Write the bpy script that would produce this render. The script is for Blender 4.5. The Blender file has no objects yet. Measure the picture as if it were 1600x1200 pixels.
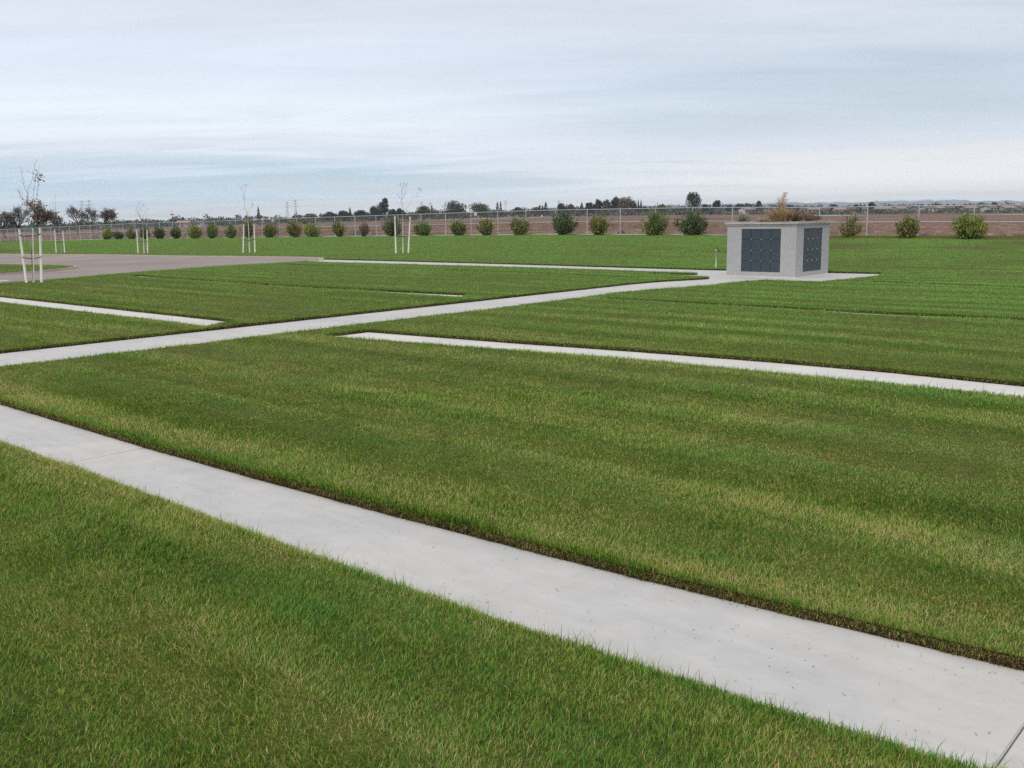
import bpy, bmesh, math, random
import numpy as np
from mathutils import Vector, Matrix
from mathutils.geometry import delaunay_2d_cdt

# ------------------------------------------------------------------ camera, sky, sun, exposure
sc = bpy.context.scene
COL = sc.collection
F, CAM_H, Y_HOR, SLOPE = 1500.0, 1.65, 338.5, -0.017     # focal length in photo pixels, eye height, horizon row and tilt
TILT = math.atan(-SLOPE)
PITCH = math.atan((600 - Y_HOR) * math.cos(TILT) / F)
cp, sp, ct, st = math.cos(PITCH), math.sin(PITCH), math.cos(TILT), math.sin(TILT)
UPV = Vector((0, sp, cp)); RTV = Vector((1, 0, 0)); FWD = Vector((0, cp, -sp))
c_right = RTV * ct - UPV * st
c_up = RTV * st + UPV * ct
cam_d = bpy.data.cameras.new("camera")
cam = bpy.data.objects.new("camera", cam_d); COL.objects.link(cam)
M = Matrix.Identity(4)
for i in range(3):
    M[i][0], M[i][1], M[i][2] = c_right[i], c_up[i], -FWD[i]
M[2][3] = CAM_H
cam.matrix_world = M
cam_d.sensor_width = 36.0; cam_d.lens = 36.0 * F / 1600.0
cam_d.clip_start = 0.05; cam_d.clip_end = 30000
sc.camera = cam

SUN_EL, SUN_AZ = 42.0, 205.0      # degrees; azimuth clockwise from +Y (sun behind the camera, to the left)
wd = bpy.data.worlds.new("World"); sc.world = wd; wd.use_nodes = True
def build_world():
    nt = wd.node_tree; N = nt.nodes; L = nt.links
    N.clear()
    out = N.new("ShaderNodeOutputWorld"); bg = N.new("ShaderNodeBackground")
    bg.inputs[1].default_value = 0.1
    L.new(bg.outputs[0], out.inputs[0])
    sky = N.new("ShaderNodeTexSky"); sky.sky_type = 'NISHITA'; sky.sun_disc = False
    sky.sun_elevation = math.radians(SUN_EL); sky.sun_rotation = math.radians(SUN_AZ)
    tc = N.new("ShaderNodeTexCoord"); sep = N.new("ShaderNodeSeparateXYZ")
    L.new(tc.outputs['Generated'], sep.inputs[0])
    def math_(op, a, b=None, c=None, clamp=False):
        n = N.new("ShaderNodeMath"); n.operation = op; n.use_clamp = clamp
        for k, v in enumerate((a, b, c)):
            if v is None: continue
            if isinstance(v, (int, float)): n.inputs[k].default_value = v
            else: L.new(v, n.inputs[k])
        return n.outputs[0]
    z = math_('MAXIMUM', sep.outputs[2], 0.0)
    zz = math_('ADD', z, 0.07)
    px = math_('DIVIDE', sep.outputs[0], zz); py = math_('DIVIDE', sep.outputs[1], zz)
    def cloud(sx, sy, ox, detail, rough, rot=0.0, dist=0.0):
        cmb = N.new("ShaderNodeCombineXYZ"); L.new(px, cmb.inputs[0]); L.new(py, cmb.inputs[1])
        mp = N.new("ShaderNodeMapping"); mp.inputs['Rotation'].default_value[2] = rot
        mp.inputs['Scale'].default_value = (sx, sy, 1); mp.inputs['Location'].default_value = (ox, ox * .7, 0)
        L.new(cmb.outputs[0], mp.inputs[0])
        n = N.new("ShaderNodeTexNoise"); n.inputs['Scale'].default_value = 1.0
        n.inputs['Detail'].default_value = detail; n.inputs['Roughness'].default_value = rough
        n.inputs['Distortion'].default_value = dist
        L.new(mp.outputs[0], n.inputs[0]); return n.outputs[0]
    c1 = cloud(.26, .60, 3.1, 6, .58, .20, .9)        # broad sheets
    c2 = cloud(.70, 2.0, 7.7, 6, .62, -.16, 1.0)        # streaks
    # cloud cover by elevation (sine), shifted by the broad sheets so that the bands are uneven; thicker cloud to the right
    c3 = cloud(.9, 5.0, 1.3, 5, .6, .05, .4)          # fine streaks
    zs = math_('MULTIPLY_ADD', math_('SUBTRACT', c1, .5), .05, z)
    zs = math_('MULTIPLY_ADD', math_('SUBTRACT', c2, .5), .03, zs)
    def ramp(stops):
        rp = N.new("ShaderNodeValToRGB"); cr = rp.color_ramp; cr.interpolation = 'EASE'
        while len(cr.elements) < len(stops): cr.elements.new(.5)
        for e, (p_, c_) in zip(cr.elements, stops): e.position = p_; e.color = (*c_, 1)
        L.new(zs, rp.inputs[0]); return rp.outputs[0]
    rl = ramp([(0.0, (.95, .96, .98)), (.012, (.90, .94, .97)), (.026, (.59, .74, .87)), (.038, (.51, .66, .79)), (.052, (.62, .73, .84)), (.070, (.75, .81, .90)), (.10, (.76, .84, .92)), (.15, (.67, .74, .85)), (.20, (.66, .70, .79)), (.35, (.66, .69, .77)), (1.0, (.78, .80, .86))])
    rr = ramp([(0.0, (1.05, 1.02, 1.0)), (.012, (1.02, 1.02, 1.02)), (.030, (.92, .93, .93)), (.050, (.82, .83, .85)), (.062, (.68, .73, .81)), (.09, (.54, .625, .71)), (.13, (.51, .60, .69)), (.17, (.57, .63, .72)), (.21, (.63, .67, .76)), (.35, (.66, .69, .77)), (1.0, (.78, .80, .86))])
    wx = N.new("ShaderNodeMapRange"); wx.interpolation_type = 'SMOOTHSTEP'
    wx.inputs[1].default_value = -.22; wx.inputs[2].default_value = .34
    L.new(math_('MULTIPLY_ADD', math_('SUBTRACT', c1, .5), .9, sep.outputs[0]), wx.inputs[0])
    rm = N.new("ShaderNodeMix"); rm.data_type = 'RGBA'; L.new(wx.outputs[0], rm.inputs[0]); L.new(rl, rm.inputs[6]); L.new(rr, rm.inputs[7])
    ml = math_('MULTIPLY_ADD', math_('SUBTRACT', c2, .5), .24, math_('MULTIPLY_ADD', math_('SUBTRACT', c1, .5), .30, 1.0))
    ml = math_('MULTIPLY_ADD', math_('SUBTRACT', c3, .5), .09, ml)
    ml3 = math_('MULTIPLY', ml, 10.0)
    vm = N.new("ShaderNodeVectorMath"); vm.operation = 'SCALE'
    L.new(rm.outputs[2], vm.inputs[0]); L.new(ml3, vm.inputs['Scale'])
    # the blue sky shows a little through the thinnest cloud
    mx = N.new("ShaderNodeMix"); mx.data_type = 'RGBA'
    f = math_('MULTIPLY_ADD', math_('SUBTRACT', .47, c1), 1.2, .0, True)
    fm = math_('MINIMUM', f, .22)
    L.new(fm, mx.inputs[0]); L.new(vm.outputs[0], mx.inputs[6]); L.new(sky.outputs[0], mx.inputs[7])
    L.new(mx.outputs[2], bg.inputs[0])
build_world()
sd = bpy.data.lights.new("sun", 'SUN'); sd.energy = 1.3; sd.angle = math.radians(14); sd.color = (1, .95, .88)
so = bpy.data.objects.new("sun", sd); COL.objects.link(so)
_az, _el = math.radians(SUN_AZ), math.radians(SUN_EL)
_dir = Vector((math.sin(_az) * math.cos(_el), math.cos(_az) * math.cos(_el), math.sin(_el)))
so.rotation_euler = _dir.to_track_quat('Z', 'Y').to_euler()
so.location = _dir * 50
sc.view_settings.view_transform = 'Standard'; sc.view_settings.look = 'None'
sc.view_settings.exposure = 0.22; sc.view_settings.gamma = 1.0; sc.view_settings.use_curve_mapping = False
sc.cycles.use_denoising = False
sc.cycles.max_bounces = 5; sc.cycles.transparent_max_bounces = 8
sc.cycles.volume_bounces = 0
sc.cycles.use_fast_gi = False

# ------------------------------------------------------------------ terrain and layout frame
A42 = math.radians(42)
UX, UY, VX, VY = math.cos(A42), -math.sin(A42), math.sin(A42), math.cos(A42)
def uv2xy(u, v): return (UX * u + VX * v, UY * u + VY * v)
def xy2uv(x, y): return (UX * x + UY * y, VX * x + VY * y)
_PX = np.array([0, 195, 317, 505, 684, 860, 1100, 1300, 1435, 1600.]); _OF = np.array([8.9, 3.8, 2.5, -.4, -2.6, -4.6, -4.1, -.5, -.2, 1.7])
def terr_np(X, Y):
    """height of the gently rolling land"""
    X = np.asarray(X, float); Y = np.asarray(Y, float)
    o = np.interp(800 + 1508 * X / np.maximum(Y, .1), _PX, _OF)
    t = np.clip((Y - 22) / 33, 0, 1); t = t * t * (3 - 2 * t)
    return -o / 1500 * np.clip(Y, 0, 700) * t
def terr(x, y): return float(terr_np(x, y))
def ray(px, py):
    x, y = px - 800, 600 - py
    d = RTV * (x * ct + y * st) + UPV * (-x * st + y * ct) + FWD * F
    return d / d.y
def at(px, py, Y):
    """world point seen at a photo pixel, Y metres ahead"""
    r = ray(px, py); return Vector((r.x * Y, Y, CAM_H + r.z * Y))
def xat(px, Y, py=345): return ray(px, py).x * Y
def y_on_v(px, v, py=360):
    """Y of the point in column px on the line of constant v"""
    return v / (VX * ray(px, py).x + VY)
rng = np.random.default_rng(7)
random.seed(11)

# ------------------------------------------------------------------ object helpers
def tag(o, label=None, cat=None, group=None, kind=None):
    if label: o['label'] = label
    if cat: o['category'] = cat
    if group: o['group'] = group
    if kind: o['kind'] = kind
    return o
def empty(name, loc, label=None, cat=None, group=None, rz=0):
    o = bpy.data.objects.new(name, None); COL.objects.link(o)
    o.location = loc; o.rotation_euler = (0, 0, rz); o.empty_display_size = .2
    return tag(o, label, cat, group)
class MB:
    """collects faces; build() links them as one mesh object"""
    def __init__(self): self.v = []; self.f = []; self.m = []
    def poly(self, pts, m=0):
        k = len(self.v); self.v += [tuple(p) for p in pts]; self.f.append(tuple(range(k, k + len(pts)))); self.m.append(m)
    def box(self, x0, x1, y0, y1, z0, z1, m=0, T=None):
        P = [Vector((x, y, z)) for z in (z0, z1) for y in (y0, y1) for x in (x0, x1)]
        if T is not None: P = [T @ p for p in P]
        k = len(self.v); self.v += [tuple(p) for p in P]
        for q in ((0, 2, 3, 1), (4, 5, 7, 6), (0, 1, 5, 4), (2, 6, 7, 3), (0, 4, 6, 2), (1, 3, 7, 5)):
            self.f.append(tuple(k + i for i in q)); self.m.append(m)
    def tube(self, pts, rad, n=6, m=0, cap=True):
        pts = [Vector(p) for p in pts]
        if not isinstance(rad, (list, tuple)): rad = [rad] * len(pts)
        k = len(self.v); up = Vector((0, 0, 1))
        for i, p in enumerate(pts):
            d = (pts[min(i + 1, len(pts) - 1)] - pts[max(i - 1, 0)]).normalized()
            a = d.cross(up)
            if a.length < .05: a = d.cross(Vector((1, 0, 0)))
            a.normalize(); b = d.cross(a).normalized()
            for j in range(n):
                t = 2 * math.pi * j / n
                self.v.append(tuple(p + (a * math.cos(t) + b * math.sin(t)) * rad[i]))
        for i in range(len(pts) - 1):
            for j in range(n):
                j2 = (j + 1) % n
                self.f.append((k + i * n + j, k + i * n + j2, k + (i + 1) * n + j2, k + (i + 1) * n + j)); self.m.append(m)
        if cap:
            self.f.append(tuple(k + j for j in range(n))); self.m.append(m)
            e = k + (len(pts) - 1) * n
            self.f.append(tuple(e + n - 1 - j for j in range(n))); self.m.append(m)
    def ball(self, c, r, m=0, n=8, sz=1.0):
        c = Vector(c); k = len(self.v); R = n // 2
        for i in range(R + 1):
            a = math.pi * i / R
            for j in range(n):
                b = 2 * math.pi * j / n
                self.v.append((c.x + r * math.sin(a) * math.cos(b), c.y + r * math.sin(a) * math.sin(b), c.z + r * sz * math.cos(a)))
        for i in range(R):
            for j in range(n):
                j2 = (j + 1) % n
                self.f.append((k + i * n + j, k + (i + 1) * n + j, k + (i + 1) * n + j2, k + i * n + j2)); self.m.append(m)
    def build(self, name, mats, parent=None, smooth=False, bevel=0):
        me = bpy.data.meshes.new(name); me.from_pydata(self.v, [], self.f)
        for m in (mats if isinstance(mats, (list, tuple)) else [mats]): me.materials.append(m)
        me.polygons.foreach_set('material_index', np.array(self.m, np.int32))
        if smooth: me.polygons.foreach_set('use_smooth', np.ones(len(self.f), bool))
        if bevel:
            bm = bmesh.new(); bm.from_mesh(me)
            bmesh.ops.remove_doubles(bm, verts=bm.verts, dist=1e-5)
            bmesh.ops.bevel(bm, geom=[e for e in bm.edges if len(e.link_faces) == 2 and e.calc_face_angle(0) > .6], offset=bevel, segments=2, affect='EDGES')
            bm.to_mesh(me); bm.free()
        me.update()
        o = bpy.data.objects.new(name, me); COL.objects.link(o)
        if parent is not None: o.parent = parent
        return o
def mesh_np(name, verts, faces_flat, counts, mats, attrs=None, parent=None, midx=None):
    """fast mesh from arrays"""
    me = bpy.data.meshes.new(name)
    nv = len(verts); nf = len(counts)
    me.vertices.add(nv); me.vertices.foreach_set('co', np.asarray(verts, np.float32).ravel())
    me.loops.add(len(faces_flat)); me.loops.foreach_set('vertex_index', np.asarray(faces_flat, np.int32))
    st_ = np.zeros(nf, np.int32); st_[1:] = np.cumsum(counts)[:-1]
    me.polygons.add(nf); me.polygons.foreach_set('loop_start', st_)
    try: me.polygons.foreach_set('loop_total', np.asarray(counts, np.int32))
    except Exception: pass
    for m in (mats if isinstance(mats, (list, tuple)) else [mats]): me.materials.append(m)
    if midx is not None: me.polygons.foreach_set('material_index', np.asarray(midx, np.int32))
    for k, a in (attrs or {}).items():
        at_ = me.attributes.new(k, 'FLOAT', 'POINT'); at_.data.foreach_set('value', np.asarray(a, np.float32))
    me.update(calc_edges=True)
    o = bpy.data.objects.new(name, me); COL.objects.link(o)
    if parent is not None: o.parent = parent
    return o

# ------------------------------------------------------------------ materials
class NT:
    def __init__(self, name):
        self.m = bpy.data.materials.new(name); self.m.use_nodes = True
        self.t = self.m.node_tree; self.t.nodes.clear()
        self.out = self.n("ShaderNodeOutputMaterial")
    def n(self, typ, **kw):
        x = self.t.nodes.new(typ)
        for k, v in kw.items(): setattr(x, k, v)
        return x
    def l(self, a, b): self.t.links.new(a, b)
    def set(self, sock, v):
        if isinstance(v, bpy.types.NodeSocket): self.l(v, sock)
        else: sock.default_value = v
    def math(self, op, a, b=None, c=None, clamp=False):
        x = self.n("ShaderNodeMath", operation=op, use_clamp=clamp)
        for k, v in enumerate((a, b, c)):
            if v is not None: self.set(x.inputs[k], v)
        return x.outputs[0]
    def pos(self, rot=0.0, scale=(1, 1, 1)):
        g = self.n("ShaderNodeNewGeometry"); mp = self.n("ShaderNodeMapping")
        mp.inputs['Rotation'].default_value[2] = rot; mp.inputs['Scale'].default_value = scale
        # rotate first, then scale
        r = self.n("ShaderNodeMapping"); r.inputs['Rotation'].default_value[2] = rot
        mp.inputs['Rotation'].default_value[2] = 0
        self.l(g.outputs['Position'], r.inputs[0]); self.l(r.outputs[0], mp.inputs[0])
        return mp.outputs[0]
    def noise(self, vec, scale, detail=3, rough=.5, dist=0):
        x = self.n("ShaderNodeTexNoise"); x.inputs['Scale'].default_value = scale
        x.inputs['Detail'].default_value = detail; x.inputs['Roughness'].default_value = rough; x.inputs['Distortion'].default_value = dist
        if vec is not None: self.l(vec, x.inputs[0])
        return x.outputs[0]
    def vor(self, vec, scale, out='Distance', feature='F1'):
        x = self.n("ShaderNodeTexVoronoi", feature=feature); x.inputs['Scale'].default_value = scale
        self.l(vec, x.inputs[0]); return x.outputs[out]
    def ramp(self, fac, stops, interp='LINEAR'):
        x = self.n("ShaderNodeValToRGB"); cr = x.color_ramp; cr.interpolation = interp
        while len(cr.elements) < len(stops): cr.elements.new(.5)
        for e, (p, c) in zip(cr.elements, stops):
            e.position = p; e.color = (*c, 1) if len(c) == 3 else c
        self.l(fac, x.inputs[0]); return x.outputs[0]
    def mix(self, f, a, b, mode='MIX'):
        x = self.n("ShaderNodeMix", data_type='RGBA', blend_type=mode)
        self.set(x.inputs[0], f)
        self.set(x.inputs[6], a if isinstance(a, bpy.types.NodeSocket) else (*a, 1)); self.set(x.inputs[7], b if isinstance(b, bpy.types.NodeSocket) else (*b, 1))
        return x.outputs[2]
    def bump(self, h, strength, dist):
        x = self.n("ShaderNodeBump"); x.inputs['Strength'].default_value = strength; x.inputs['Distance'].default_value = dist
        self.l(h, x.inputs['Height']); return x.outputs[0]
    def attr(self, name):
        x = self.n("ShaderNodeAttribute", attribute_name=name); return x.outputs['Fac']
    def island(self):
        return self.n("ShaderNodeNewGeometry").outputs['Random Per Island']
    def principled(self, color, rough=.8, spec=.3, metal=0.0, normal=None):
        b = self.n("ShaderNodeBsdfPrincipled")
        self.set(b.inputs['Base Color'], color if isinstance(color, bpy.types.NodeSocket) else (*color, 1))
        self.set(b.inputs['Roughness'], rough); b.inputs['Metallic'].default_value = metal
        self.set(b.inputs['Specular IOR Level'], spec)
        if normal is not None: self.l(normal, b.inputs['Normal'])
        self.l(b.outputs[0], self.out.inputs[0]); return self.m
    def leaf(self, color, trans=.3, rough=.55, gloss=.06):
        d = self.n("ShaderNodeBsdfDiffuse"); t = self.n("ShaderNodeBsdfTranslucent"); g = self.n("ShaderNodeBsdfGlossy")
        self.l(color, d.inputs[0]); self.l(color, t.inputs[0]); g.inputs['Roughness'].default_value = rough
        g.inputs['Color'].default_value = (.9, .95, 1, 1)
        a = self.n("ShaderNodeMixShader"); a.inputs[0].default_value = trans; self.l(d.outputs[0], a.inputs[1]); self.l(t.outputs[0], a.inputs[2])
        b = self.n("ShaderNodeMixShader"); b.inputs[0].default_value = gloss; self.l(a.outputs[0], b.inputs[1]); self.l(g.outputs[0], b.inputs[2])
        self.l(b.outputs[0], self.out.inputs[0]); return self.m

def lawn_shift(t):
    """dry and lush patches of the mown lawn, drawn out along the mowing direction, with light and dark bands painted in"""
    a = t.noise(t.pos(A42, (.16, 1.0, 1)), 1.0, 4, .6, .6)
    b = t.noise(t.pos(A42, (.10, 2.6, 1)), 1.0, 2, .5, .2)
    c = t.noise(t.pos(0, (1, 1, 1)), 1.7, 4, .65)
    s = t.math('MULTIPLY', t.math('SUBTRACT', a, .5), 1.5)
    s = t.math('MULTIPLY_ADD', t.math('SUBTRACT', b, .5), 1.15, s)
    s = t.math('MULTIPLY_ADD', t.math('SUBTRACT', c, .5), 1.0, s)
    w_ = t.n("ShaderNodeTexWave", wave_type='BANDS', bands_direction='Y', wave_profile='SIN')
    w_.inputs['Scale'].default_value = .30; w_.inputs['Distortion'].default_value = 2.2; w_.inputs['Detail'].default_value = 2; w_.inputs['Detail Scale'].default_value = .7
    t.l(t.pos(A42, (.22, 1, 1)), w_.inputs[0])
    s = t.math('MULTIPLY_ADD', t.math('SUBTRACT', w_.outputs['Fac'], .5), .20, s)      # light and dark of the mower passes, put into the colour
    # the lawn farther back is greener than the plots by the near path
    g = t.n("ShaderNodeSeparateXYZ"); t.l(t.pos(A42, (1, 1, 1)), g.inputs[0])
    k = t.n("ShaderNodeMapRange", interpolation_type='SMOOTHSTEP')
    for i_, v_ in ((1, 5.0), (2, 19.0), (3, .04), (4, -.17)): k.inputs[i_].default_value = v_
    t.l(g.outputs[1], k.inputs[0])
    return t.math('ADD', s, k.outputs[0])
GRASS_STOPS = [(0, (.022, .070, .005)), (.20, (.080, .220, .010)), (.40, (.158, .345, .019)), (.57, (.245, .385, .032)), (.71, (.380, .385, .070)), (.86, (.530, .430, .148)), (1, (.640, .525, .240))]
def m_grass():
    t = NT("grass_blade")
    r = t.attr('rnd'); d = t.attr('dry')
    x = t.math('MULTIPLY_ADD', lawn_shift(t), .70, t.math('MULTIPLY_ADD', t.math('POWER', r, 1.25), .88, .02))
    x = t.math('ADD', x, t.math('MINIMUM', d, 1.0), None, True)
    c = t.ramp(x, GRASS_STOPS)
    cool = t.noise(t.pos(A42, (.5, 1.3, 1)), 1.1, 3, .6, .4)
    cf = t.math('MULTIPLY', t.math('MULTIPLY_ADD', cool, 4.5, -2.2, True), .45)
    c = t.mix(cf, c, (.098, .325, .054))
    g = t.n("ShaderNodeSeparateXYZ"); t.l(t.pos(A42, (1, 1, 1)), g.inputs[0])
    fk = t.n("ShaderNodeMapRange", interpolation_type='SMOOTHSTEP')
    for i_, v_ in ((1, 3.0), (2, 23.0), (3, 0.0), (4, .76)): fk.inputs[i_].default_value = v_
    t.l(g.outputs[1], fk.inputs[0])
    c = t.mix(fk.outputs[0], c, (.235, .450, .092))  # sheen of the far grass put into the colour: lighter green farther back
    thatch = t.ramp(r, [(0, (.045, .024, .008)), (.35, (.115, .064, .022)), (.7, (.20, .125, .05)), (.9, (.33, .24, .12)), (1, (.46, .36, .20))])
    c = t.mix(t.math('GREATER_THAN', d, 1.5), c, thatch)
    return t.leaf(c, .38, .5, .018)
def m_lawn_base():
    t = NT("turf_thatch")
    p = t.pos()
    n = t.noise(p, 60, 3, .7); n2 = t.noise(p, 7, 3, .6)
    x = t.math('MULTIPLY_ADD', t.math('SUBTRACT', n2, .5), .5, n)
    c = t.ramp(x, [(.25, (.040, .050, .010)), (.5, (.085, .100, .018)), (.75, (.17, .14, .045))])
    return t.principled(c, .95, .1, 0, t.bump(n, .8, .02))
def m_soil():
    t = NT("cut_soil")
    p = t.pos(); n = t.noise(p, 45, 4, .7); n2 = t.noise(p, 9, 3, .6)
    c = t.ramp(t.math('MULTIPLY_ADD', t.math('SUBTRACT', n2, .5), .6, n), [(.25, (.022, .014, .007)), (.55, (.050, .031, .015)), (.8, (.10, .066, .034))])
    return t.principled(c, .95, .1, 0, t.bump(n, 1, .03))
def m_concrete(name, col, speck=True):
    t = NT(name); p = t.pos()
    big = t.noise(p, .9, 4, .6, .4); mid = t.noise(p, 5, 5, .65); fine = t.noise(p, 140, 3, .7)
    streak = t.noise(t.pos(A42, (1.3, 9, 1)), 1.0, 4, .65)
    v = t.math('MULTIPLY_ADD', t.math('SUBTRACT', big, .5), .34, 1.0)
    v = t.math('MULTIPLY_ADD', t.math('SUBTRACT', mid, .5), .26, v)
    v = t.math('MULTIPLY_ADD', t.math('SUBTRACT', fine, .5), .16, v)
    v = t.math('MULTIPLY_ADD', t.math('SUBTRACT', streak, .5), .26, v)
    base = t.mix(t.math('MULTIPLY_ADD', big, 1.6, -.35, True), tuple(c * k for c, k in zip(col, (.97, .99, 1.03))), tuple(c * k for c, k in zip(col, (1.03, 1.0, .93))))
    vm = t.n("ShaderNodeVectorMath", operation='SCALE'); t.l(base, vm.inputs[0]); t.l(v, vm.inputs['Scale'])
    c = vm.outputs[0]
    # grey-blue mottles: pitted scraps of paste in the trowelled face
    mott = t.noise(t.pos(A42 * .3, (1, 2.2, 1)), 16, 5, .7, .8)
    c = t.mix(t.math('MULTIPLY', t.math('SMOOTH_MIN', t.math('MULTIPLY_ADD', mott, 8, -4.75, True), 1.0, .1), .42), c, (.27, .28, .31))
    if speck:
        a = t.vor(p, 15); keep = t.math('GREATER_THAN', t.noise(p, 3.3, 1, .5), .52)
        dots = t.math('MULTIPLY', t.math('LESS_THAN', a, .065), keep)
        b = t.vor(p, 38); dots2 = t.math('MULTIPLY', t.math('LESS_THAN', b, .12), t.math('GREATER_THAN', t.noise(p, 6.1, 1, .5), .60))
        c = t.mix(t.math('MULTIPLY', dots, .75), c, (.10, .085, .075)); c = t.mix(t.math('MULTIPLY', dots2, .35), c, (.22, .20, .19))
    return t.principled(c, .85, .25, 0, t.bump(t.math('MULTIPLY_ADD', mid, .6, fine), .12, .004))
def m_asphalt():
    t = NT("asphalt"); p = t.pos()
    n = t.noise(p, .22, 4, .6, .5); f = t.noise(p, 30, 3, .7); s = t.noise(t.pos(math.radians(38), (.12, 1.1, 1)), 1.0, 3, .6, .5)
    x = t.math('MULTIPLY_ADD', t.math('SUBTRACT', f, .5), .3, n)
    c = t.ramp(x, [(.3, (.235, .190, .168)), (.55, (.288, .236, .212)), (.75, (.34, .285, .26))])
    wet = t.math('MULTIPLY_ADD', s, 14, -9.1, True)
    c = t.mix(t.math('MULTIPLY', wet, .6), c, (.10, .09, .09))
    return t.principled(c, t.math('MULTIPLY_ADD', wet, -.4, .88), .3, 0, t.bump(f, .3, .01))
def m_granite(name, cols, scale=95, rough=.55):
    t = NT(name); p = t.pos()
    a = t.vor(p, scale, 'Color'); sx = t.n("ShaderNodeSeparateXYZ"); t.l(a, sx.inputs[0])
    n = t.noise(p, 2.2, 4, .6)
    g = t.math('MULTIPLY_ADD', t.math('SUBTRACT', n, .5), .35, sx.outputs[0])
    c = t.ramp(g, cols)
    return t.principled(c, rough, .35)
def m_plain(name, col, rough=.7, spec=.3, metal=0, var=.25, scale=6):
    t = NT(name); p = t.pos(); n = t.noise(p, scale, 4, .6)
    c = t.mix(n, tuple(min(1, x * (1 - var)) for x in col), tuple(min(1, x * (1 + var)) for x in col))
    return t.principled(c, rough, spec, metal)
def m_leaf(name, dark, mid, light, trans=.25, scale=.5):
    t = NT(name); r = t.island(); n = t.noise(t.pos(), scale, 3, .6)
    x = t.math('MULTIPLY_ADD', t.math('SUBTRACT', n, .5), .7, r, True)
    return t.leaf(t.ramp(x, [(0, dark), (.5, mid), (1, light)]), trans, .5, .05)
def m_bark(name, a, b):
    t = NT(name); n = t.noise(t.pos(0, (9, 9, 2)), 1.0, 4, .65)
    return t.principled(t.ramp(n, [(.3, a), (.7, b)]), .9, .15, 0, t.bump(n, .6, .01))
def m_field():
    t = NT("ploughed_soil"); p = t.pos()
    rows = t.noise(t.pos(A42, (.05, 1.2, 1)), 1.0, 3, .6, .3); clod = t.noise(p, 1.5, 5, .8); big = t.noise(p, .035, 4, .6)
    x = t.math('MULTIPLY_ADD', t.math('SUBTRACT', rows, .5), .35, clod)
    x = t.math('MULTIPLY_ADD', t.math('SUBTRACT', big, .5), .5, x)
    c = t.ramp(x, [(.30, (.075, .040, .028)), (.48, (.180, .104, .072)), (.62, (.255, .158, .114)), (.76, (.42, .30, .22))])
    return t.principled(c, .95, .1, 0, t.bump(clod, 1, .15))
def m_plain_land():
    t = NT("dry_land"); p = t.pos(); n = t.noise(p, .02, 5, .6); f = t.noise(p, .9, 4, .7)
    c = t.ramp(t.math('MULTIPLY_ADD', t.math('SUBTRACT', f, .5), .4, n), [(.3, (.055, .07, .03)), (.5, (.10, .09, .045)), (.7, (.15, .12, .07))])
    return t.principled(c, .95, .1)
def m_mountain():
    t = NT("mountain_rock"); g = t.n("ShaderNodeNewGeometry"); s = t.n("ShaderNodeSeparateXYZ"); t.l(g.outputs['Position'], s.inputs[0])
    n = t.noise(t.pos(0, (1, 1, 2)), .009, 5, .65)
    h = t.math('MULTIPLY_ADD', t.math('SUBTRACT', n, .5), 50, s.outputs[2])
    f = t.math('MULTIPLY_ADD', h, .085, -6.0, True)
    c = t.mix(f, (.06, .085, .10), (.85, .87, .9))
    return t.principled(c, .95, .05)
MAT = dict(
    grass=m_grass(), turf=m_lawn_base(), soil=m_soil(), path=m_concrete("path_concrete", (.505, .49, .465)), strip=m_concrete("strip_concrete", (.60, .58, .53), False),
    kerb=m_concrete("kerb_concrete", (.46, .38, .33), False), asphalt=m_asphalt(), field=m_field(), land=m_plain_land(), mountain=m_mountain(),
    granite=m_granite("pale_granite", [(0, (.28, .275, .278)), (.3, (.355, .350, .353)), (.65, (.425, .418, .422)), (1, (.48, .472, .474))], 120),
    cap=m_granite("cap_granite", [(0, (.24, .22, .21)), (.3, (.38, .36, .34)), (.7, (.48, .45, .43)), (1, (.56, .53, .50))]),
    slate=m_granite("dark_polished_granite", [(0, (.037, .049, .063)), (.5, (.047, .065, .082)), (1, (.061, .081, .100))], 160, .32),
    steel=m_plain("galvanised_steel", (.46, .47, .48), .6, .4, .1, .12, 3), wire=m_plain("chain_link_wire", (.40, .41, .42), .5, .5, .35, .1, 3),
    bronze=m_plain("pale_metal", (.30, .31, .31), .5, .4, .3, .1, 20), white=m_plain("white_paint", (.60, .575, .53), .7, .3, 0, .14, 4),
    black=m_plain("black_rubber", (.02, .02, .02), .7, .3, 0, .2, 9), green=m_plain("green_tape", (.01, .22, .13), .5, .4, 0, .2, 20),
    bark=m_bark("young_bark", (.21, .18, .16), (.36, .32, .295)), barkd=m_bark("dark_bark", (.06, .051, .045), (.13, .112, .10)),
    pale=m_bark("whitewashed_bark", (.50, .46, .42), (.66, .63, .58)),
    water=m_plain("puddle_water", (.05, .055, .06), .06, .5, 0, .1, 2),
)

# ------------------------------------------------------------------ ground sheets (one grid in the u/v frame of the cemetery, so the sheets meet)
def sheet(name, us, vs, mat, kind='structure', dz=0.0, amp=None):
    us = np.asarray(us, float); vs = np.asarray(vs, float)
    Ug, Vg = np.meshgrid(us, vs); X = UX * Ug + VX * Vg; Y = UY * Ug + VY * Vg
    Z = terr_np(X, Y) + dz
    if amp is not None: Z = Z + amp(Ug, Vg)
    n, m = len(us), len(vs)
    idx = np.arange(n * m).reshape(m, n)
    q = np.stack([idx[:-1, :-1], idx[:-1, 1:], idx[1:, 1:], idx[1:, :-1]], -1).reshape(-1, 4)
    o = mesh_np(name, np.stack([X, Y, Z], -1).reshape(-1, 3), q.ravel(), np.full(len(q), 4), mat)
    return tag(o, kind=kind)
def span(a, b, step): return np.linspace(a, b, max(2, int(round((b - a) / step)) + 1))
us_near = np.concatenate([[-6500, -3000, -1500, -800, -500], span(-380, 160, 4), [300, 600, 1200, 2500, 6500]])
FENCE_V = 57.5
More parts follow.
